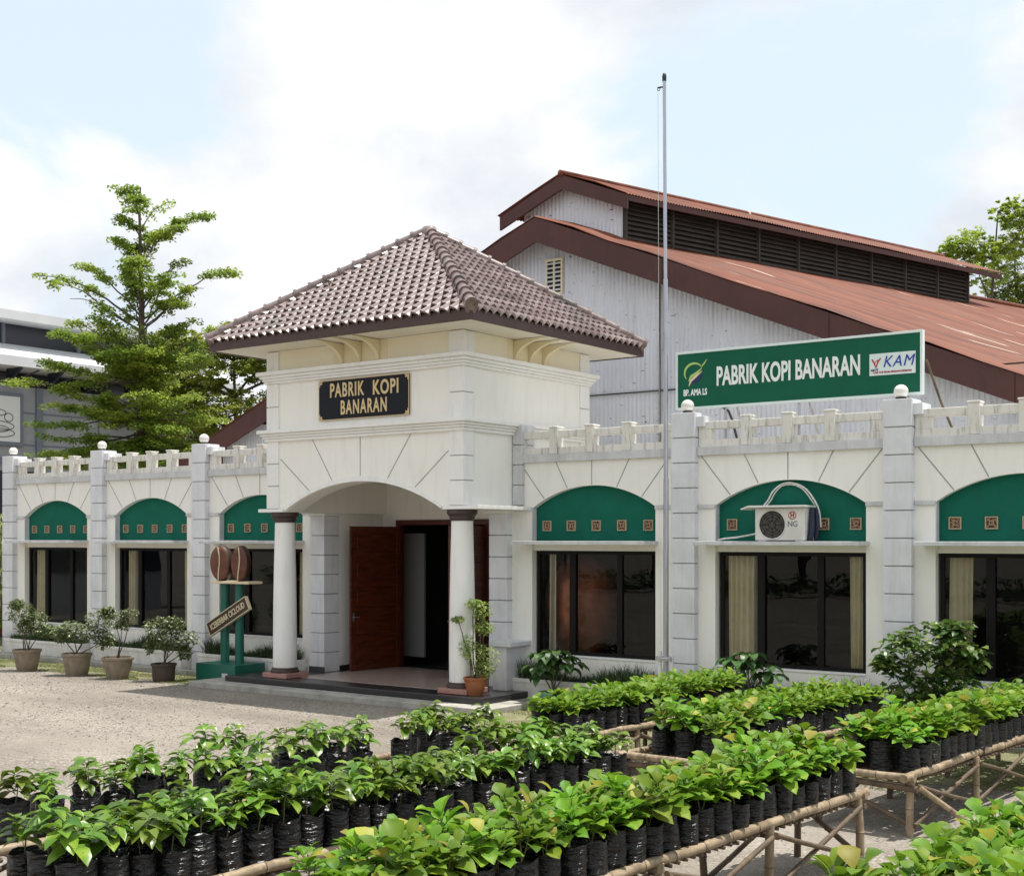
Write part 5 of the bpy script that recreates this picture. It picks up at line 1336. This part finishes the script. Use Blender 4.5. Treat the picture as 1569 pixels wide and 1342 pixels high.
def lush_mesh(seed):
    random.seed(seed); st_, fo = MB(), MB(); H = rnd(.13, .22)
    nst = random.randint(2, 3)
    for s in range(nst):
        a0 = rnd(0, 6.283); tip = Vector((.05 * math.cos(a0), .05 * math.sin(a0), H * rnd(.7, 1.1)))
        limb(st_, (0, 0, -.045), tip, .005, .003, (rnd(-.01, .01), rnd(-.01, .01), 0), 3)
        nl = random.randint(9, 12)
        for i in range(nl):
            t = (i + .5) / nl; a = i * 2.4 + a0; base = Vector((0, 0, -.02)).lerp(tip, .35 + .65 * t)
            el = .15 + .75 * t + rnd(-.2, .2); L = rnd(.095, .15) * (1.05 - .35 * t)
            d = Vector((math.cos(a) * math.cos(el), math.sin(a) * math.cos(el), math.sin(el)))
            p1 = base + d * .035
            fo.tube([base, p1], .0022, 3, cap=False)
            leaf(fo, p1, d, L, L * rnd(.62, .82), rnd(.5, 1.3), rnd(.1, .4), 4, .14, rnd(-.5, .5))
    return st_, fo
def coffee_mesh(seed):
    random.seed(seed); st_, fo = MB(), MB(); H = rnd(.12, .20)
    lean = Vector((rnd(-.04, .04), rnd(-.04, .04), 0)); tip = lean + Vector((0, 0, H))
    limb(st_, (0, 0, -.045), tip, .005, .003, (rnd(-.012, .012), rnd(-.012, .012), 0), 4)
    npair = random.randint(8, 10)
    for i in range(npair):
        t = .38 + .62 * i / (npair - 1); a = (i % 2) * 1.57 + rnd(-.4, .4)
        for s in (0, math.pi):
            aa = a + s + rnd(-.25, .25); el = rnd(-.1, .35) + .7 * max(0, t - .65); L = rnd(.115, .17) * (1.1 - .4 * t)
            d = Vector((math.cos(aa) * math.cos(el), math.sin(aa) * math.cos(el), math.sin(el))); base = Vector((0, 0, 0)).lerp(tip, t)
            leaf(fo, base, d, L, L * rnd(.48, .62), rnd(.5, 1.5), rnd(.15, .4), 4, .07, rnd(-.35, .35))
    for s in range(random.randint(1, 3)):
        a = rnd(0, 6.283); b0 = tip * rnd(.3, .6); d = Vector((math.cos(a), math.sin(a), .5)); e = b0 + d * .06; st_.tube([b0, e], .003, 3)
        for i in range(3): aa = a + rnd(-1, 1); leaf(fo, e, (math.cos(aa), math.sin(aa), rnd(0, .6)), rnd(.09, .14), rnd(.045, .065), 1.2, .3, 4, .07)
    return st_, fo
def mk(mb, name, m_, smooth=True):
    me = bpy.data.meshes.new(name); me.from_pydata(mb.v, [], mb.f); me.materials.append(m_)
    if smooth: me.polygons.foreach_set('use_smooth', [True] * len(mb.f))
    return me
bags = [bag_mesh(100 + i) for i in range(12)]
LV = {'lush': [], 'coffee': []}
for i in range(12):
    a, b = lush_mesh(200 + i); LV['lush'].append((mk(a, 'stem', M['stem']), mk(b, 'foliage', M['lush'])))
    a, b = coffee_mesh(300 + i); LV['coffee'].append((mk(a, 'stem', M['stem']), mk(b, 'foliage', M['coffee'])))

random.seed(77)
spots = []      # (dist, x, y, z, key, kind, row, idx)
for key, nc_, L, w, zt, lab, kind, rows in BEN:
    T = bench_objs[key]; Mw = Matrix.Translation((nc_[0], nc_[1], 0)) @ Matrix.Rotation(RZB, 4, 'Z')
    zz = zt - .035; sp = .215
    if key == 'F':
        lst = []; yy = 5.42
        while yy > .1:
            if random.random() < .88: lst.append((-.12, yy, 0))
            if random.random() < .76 or yy > 5.2: lst.append((-.50 + rnd(-.04, .04), yy + rnd(-.05, .05), 1))
            yy -= .27
    else:
        lst = []; rs = max((w - .04) / rows, .2)
        for r_ in range(rows):
            n = int((L - .1) / sp)
            for i in range(n): lst.append((-.10 - r_ * rs, L - .13 - i * sp, r_))
    for (lx, ly, r_) in lst:
        if r_ > 0 and random.random() < .03: continue
        p = Mw @ Vector((lx + rnd(-.014, .014), ly + rnd(-.014, .014), zz))
        rel = p - Vector((0, -17.77, 2.7)); dep = rel.dot(CFWD); lat = rel.dot(CRIGHT)
        if dep < 2: continue
        X, Y = 784 + 2000 * lat / dep, 825 - 2000 * (p.z + .35 - 2.7) / dep
        if X < -140 or X > 1569 + 160 or Y > 1342 + 110: continue
        idx = int((L - .13 - ly) / sp + .5)
        spots.append((dep, p, key, kind, r_, idx))
spots.sort(key=lambda s: s[0])
DES = {'A': 'front middle bench', 'B': 'front left bench', 'F': 'sparse bench', 'G': 'bottom right bench', 'E': 'rear right bench', 'D': 'rear middle bench', 'C': 'rear left bench'}
LK = {'lush': 'bright seedling', 'coffee': 'leggy darker seedling'}
ORD = ['', 'second ', 'third ', '4th ', '5th ', '6th ', '7th ', '8th ', '9th '] + ['%dth ' % i for i in range(10, 60)]
rest = []
n_ind = 0
for (dep, p, key, kind, r_, idx) in spots:
    if n_ind >= 296 and not (r_ == 0 and n_ind < 300): rest.append((p, kind)); continue
    n_ind += 1
    root = bpy.data.objects.new('potted_seedling', None); COL.objects.link(root); root.empty_display_size = .1
    root.location = p; root.rotation_euler = (rnd(-.035, .035), rnd(-.035, .035), rnd(0, 6.283)); s = rnd(.92, 1.08)
    fs = 1.12 if kind == 'coffee' else 1.0
    root.scale = (s, s, s * rnd(.95, 1.06) * (1.08 if kind == 'coffee' else 1))
    if key == 'F': lab = LK[kind] + ' in a black bag standing apart on the sparse bench, %s' % ('near side' if r_ == 0 else 'far side'); grp = 'scattered seedlings on the sparse bench ' + ('near side' if r_ == 0 else 'far side')
    elif r_ == 0: lab = LK[kind] + ', %sfrom far end, front row, %s' % (ORD[idx] if idx else 'first ', DES[key]); grp = 'front row seedlings on the ' + DES[key]
    else: lab = LK[kind] + ' in a black bag behind the front row, ' + DES[key]; grp = 'back row seedlings on the ' + DES[key]
    tag(root, lab, 'seedling', grp)
    b = bpy.data.objects.new('bag', random.choice(bags)); COL.objects.link(b); b.parent = root
    st_, fo = random.choice(LV[kind])
    a = bpy.data.objects.new('stem', st_); COL.objects.link(a); a.parent = root; a.location = (0, 0, .27)
    c = bpy.data.objects.new('foliage', fo); COL.objects.link(c); c.parent = root; c.location = (0, 0, .27); q = rnd(.92, 1.30) * (1.06 if kind == 'coffee' else 1.04); c.scale = (q, q, q * rnd(.85, 1.1)); c.rotation_euler = (rnd(-.15, .15), rnd(-.15, .15), rnd(0, 6.283))
if rest:
    mb = MB(); random.seed(88)
    for (p, kind) in rest:
        bm = random.choice(bags); a = rnd(0, 6.283); Mx = Matrix.Translation(p) @ Matrix.Rotation(a, 4, 'Z')
        for me, mi, dz in ((bm, 0, 0), (random.choice(LV[kind])[1], 2, .27)):
            b0 = len(mb.v); mb.v += [tuple(Mx @ (v.co + Vector((0, 0, dz)))) for v in me.vertices]
            for pl in me.polygons: mb.f.append(tuple(b0 + i for i in pl.vertices)); mb.m.append(mi + (pl.material_index if mi == 0 else 0))
    o = mb.build('seedling_rows', [M['bag'], M['soil'], M['lush']], smooth=True)
    tag(o, 'farthest rows of bright green seedlings in black bags on the rear benches', 'seedlings', 'seedlings on the rear benches', 'stuff')
print('seedlings', n_ind, 'rest', len(rest))
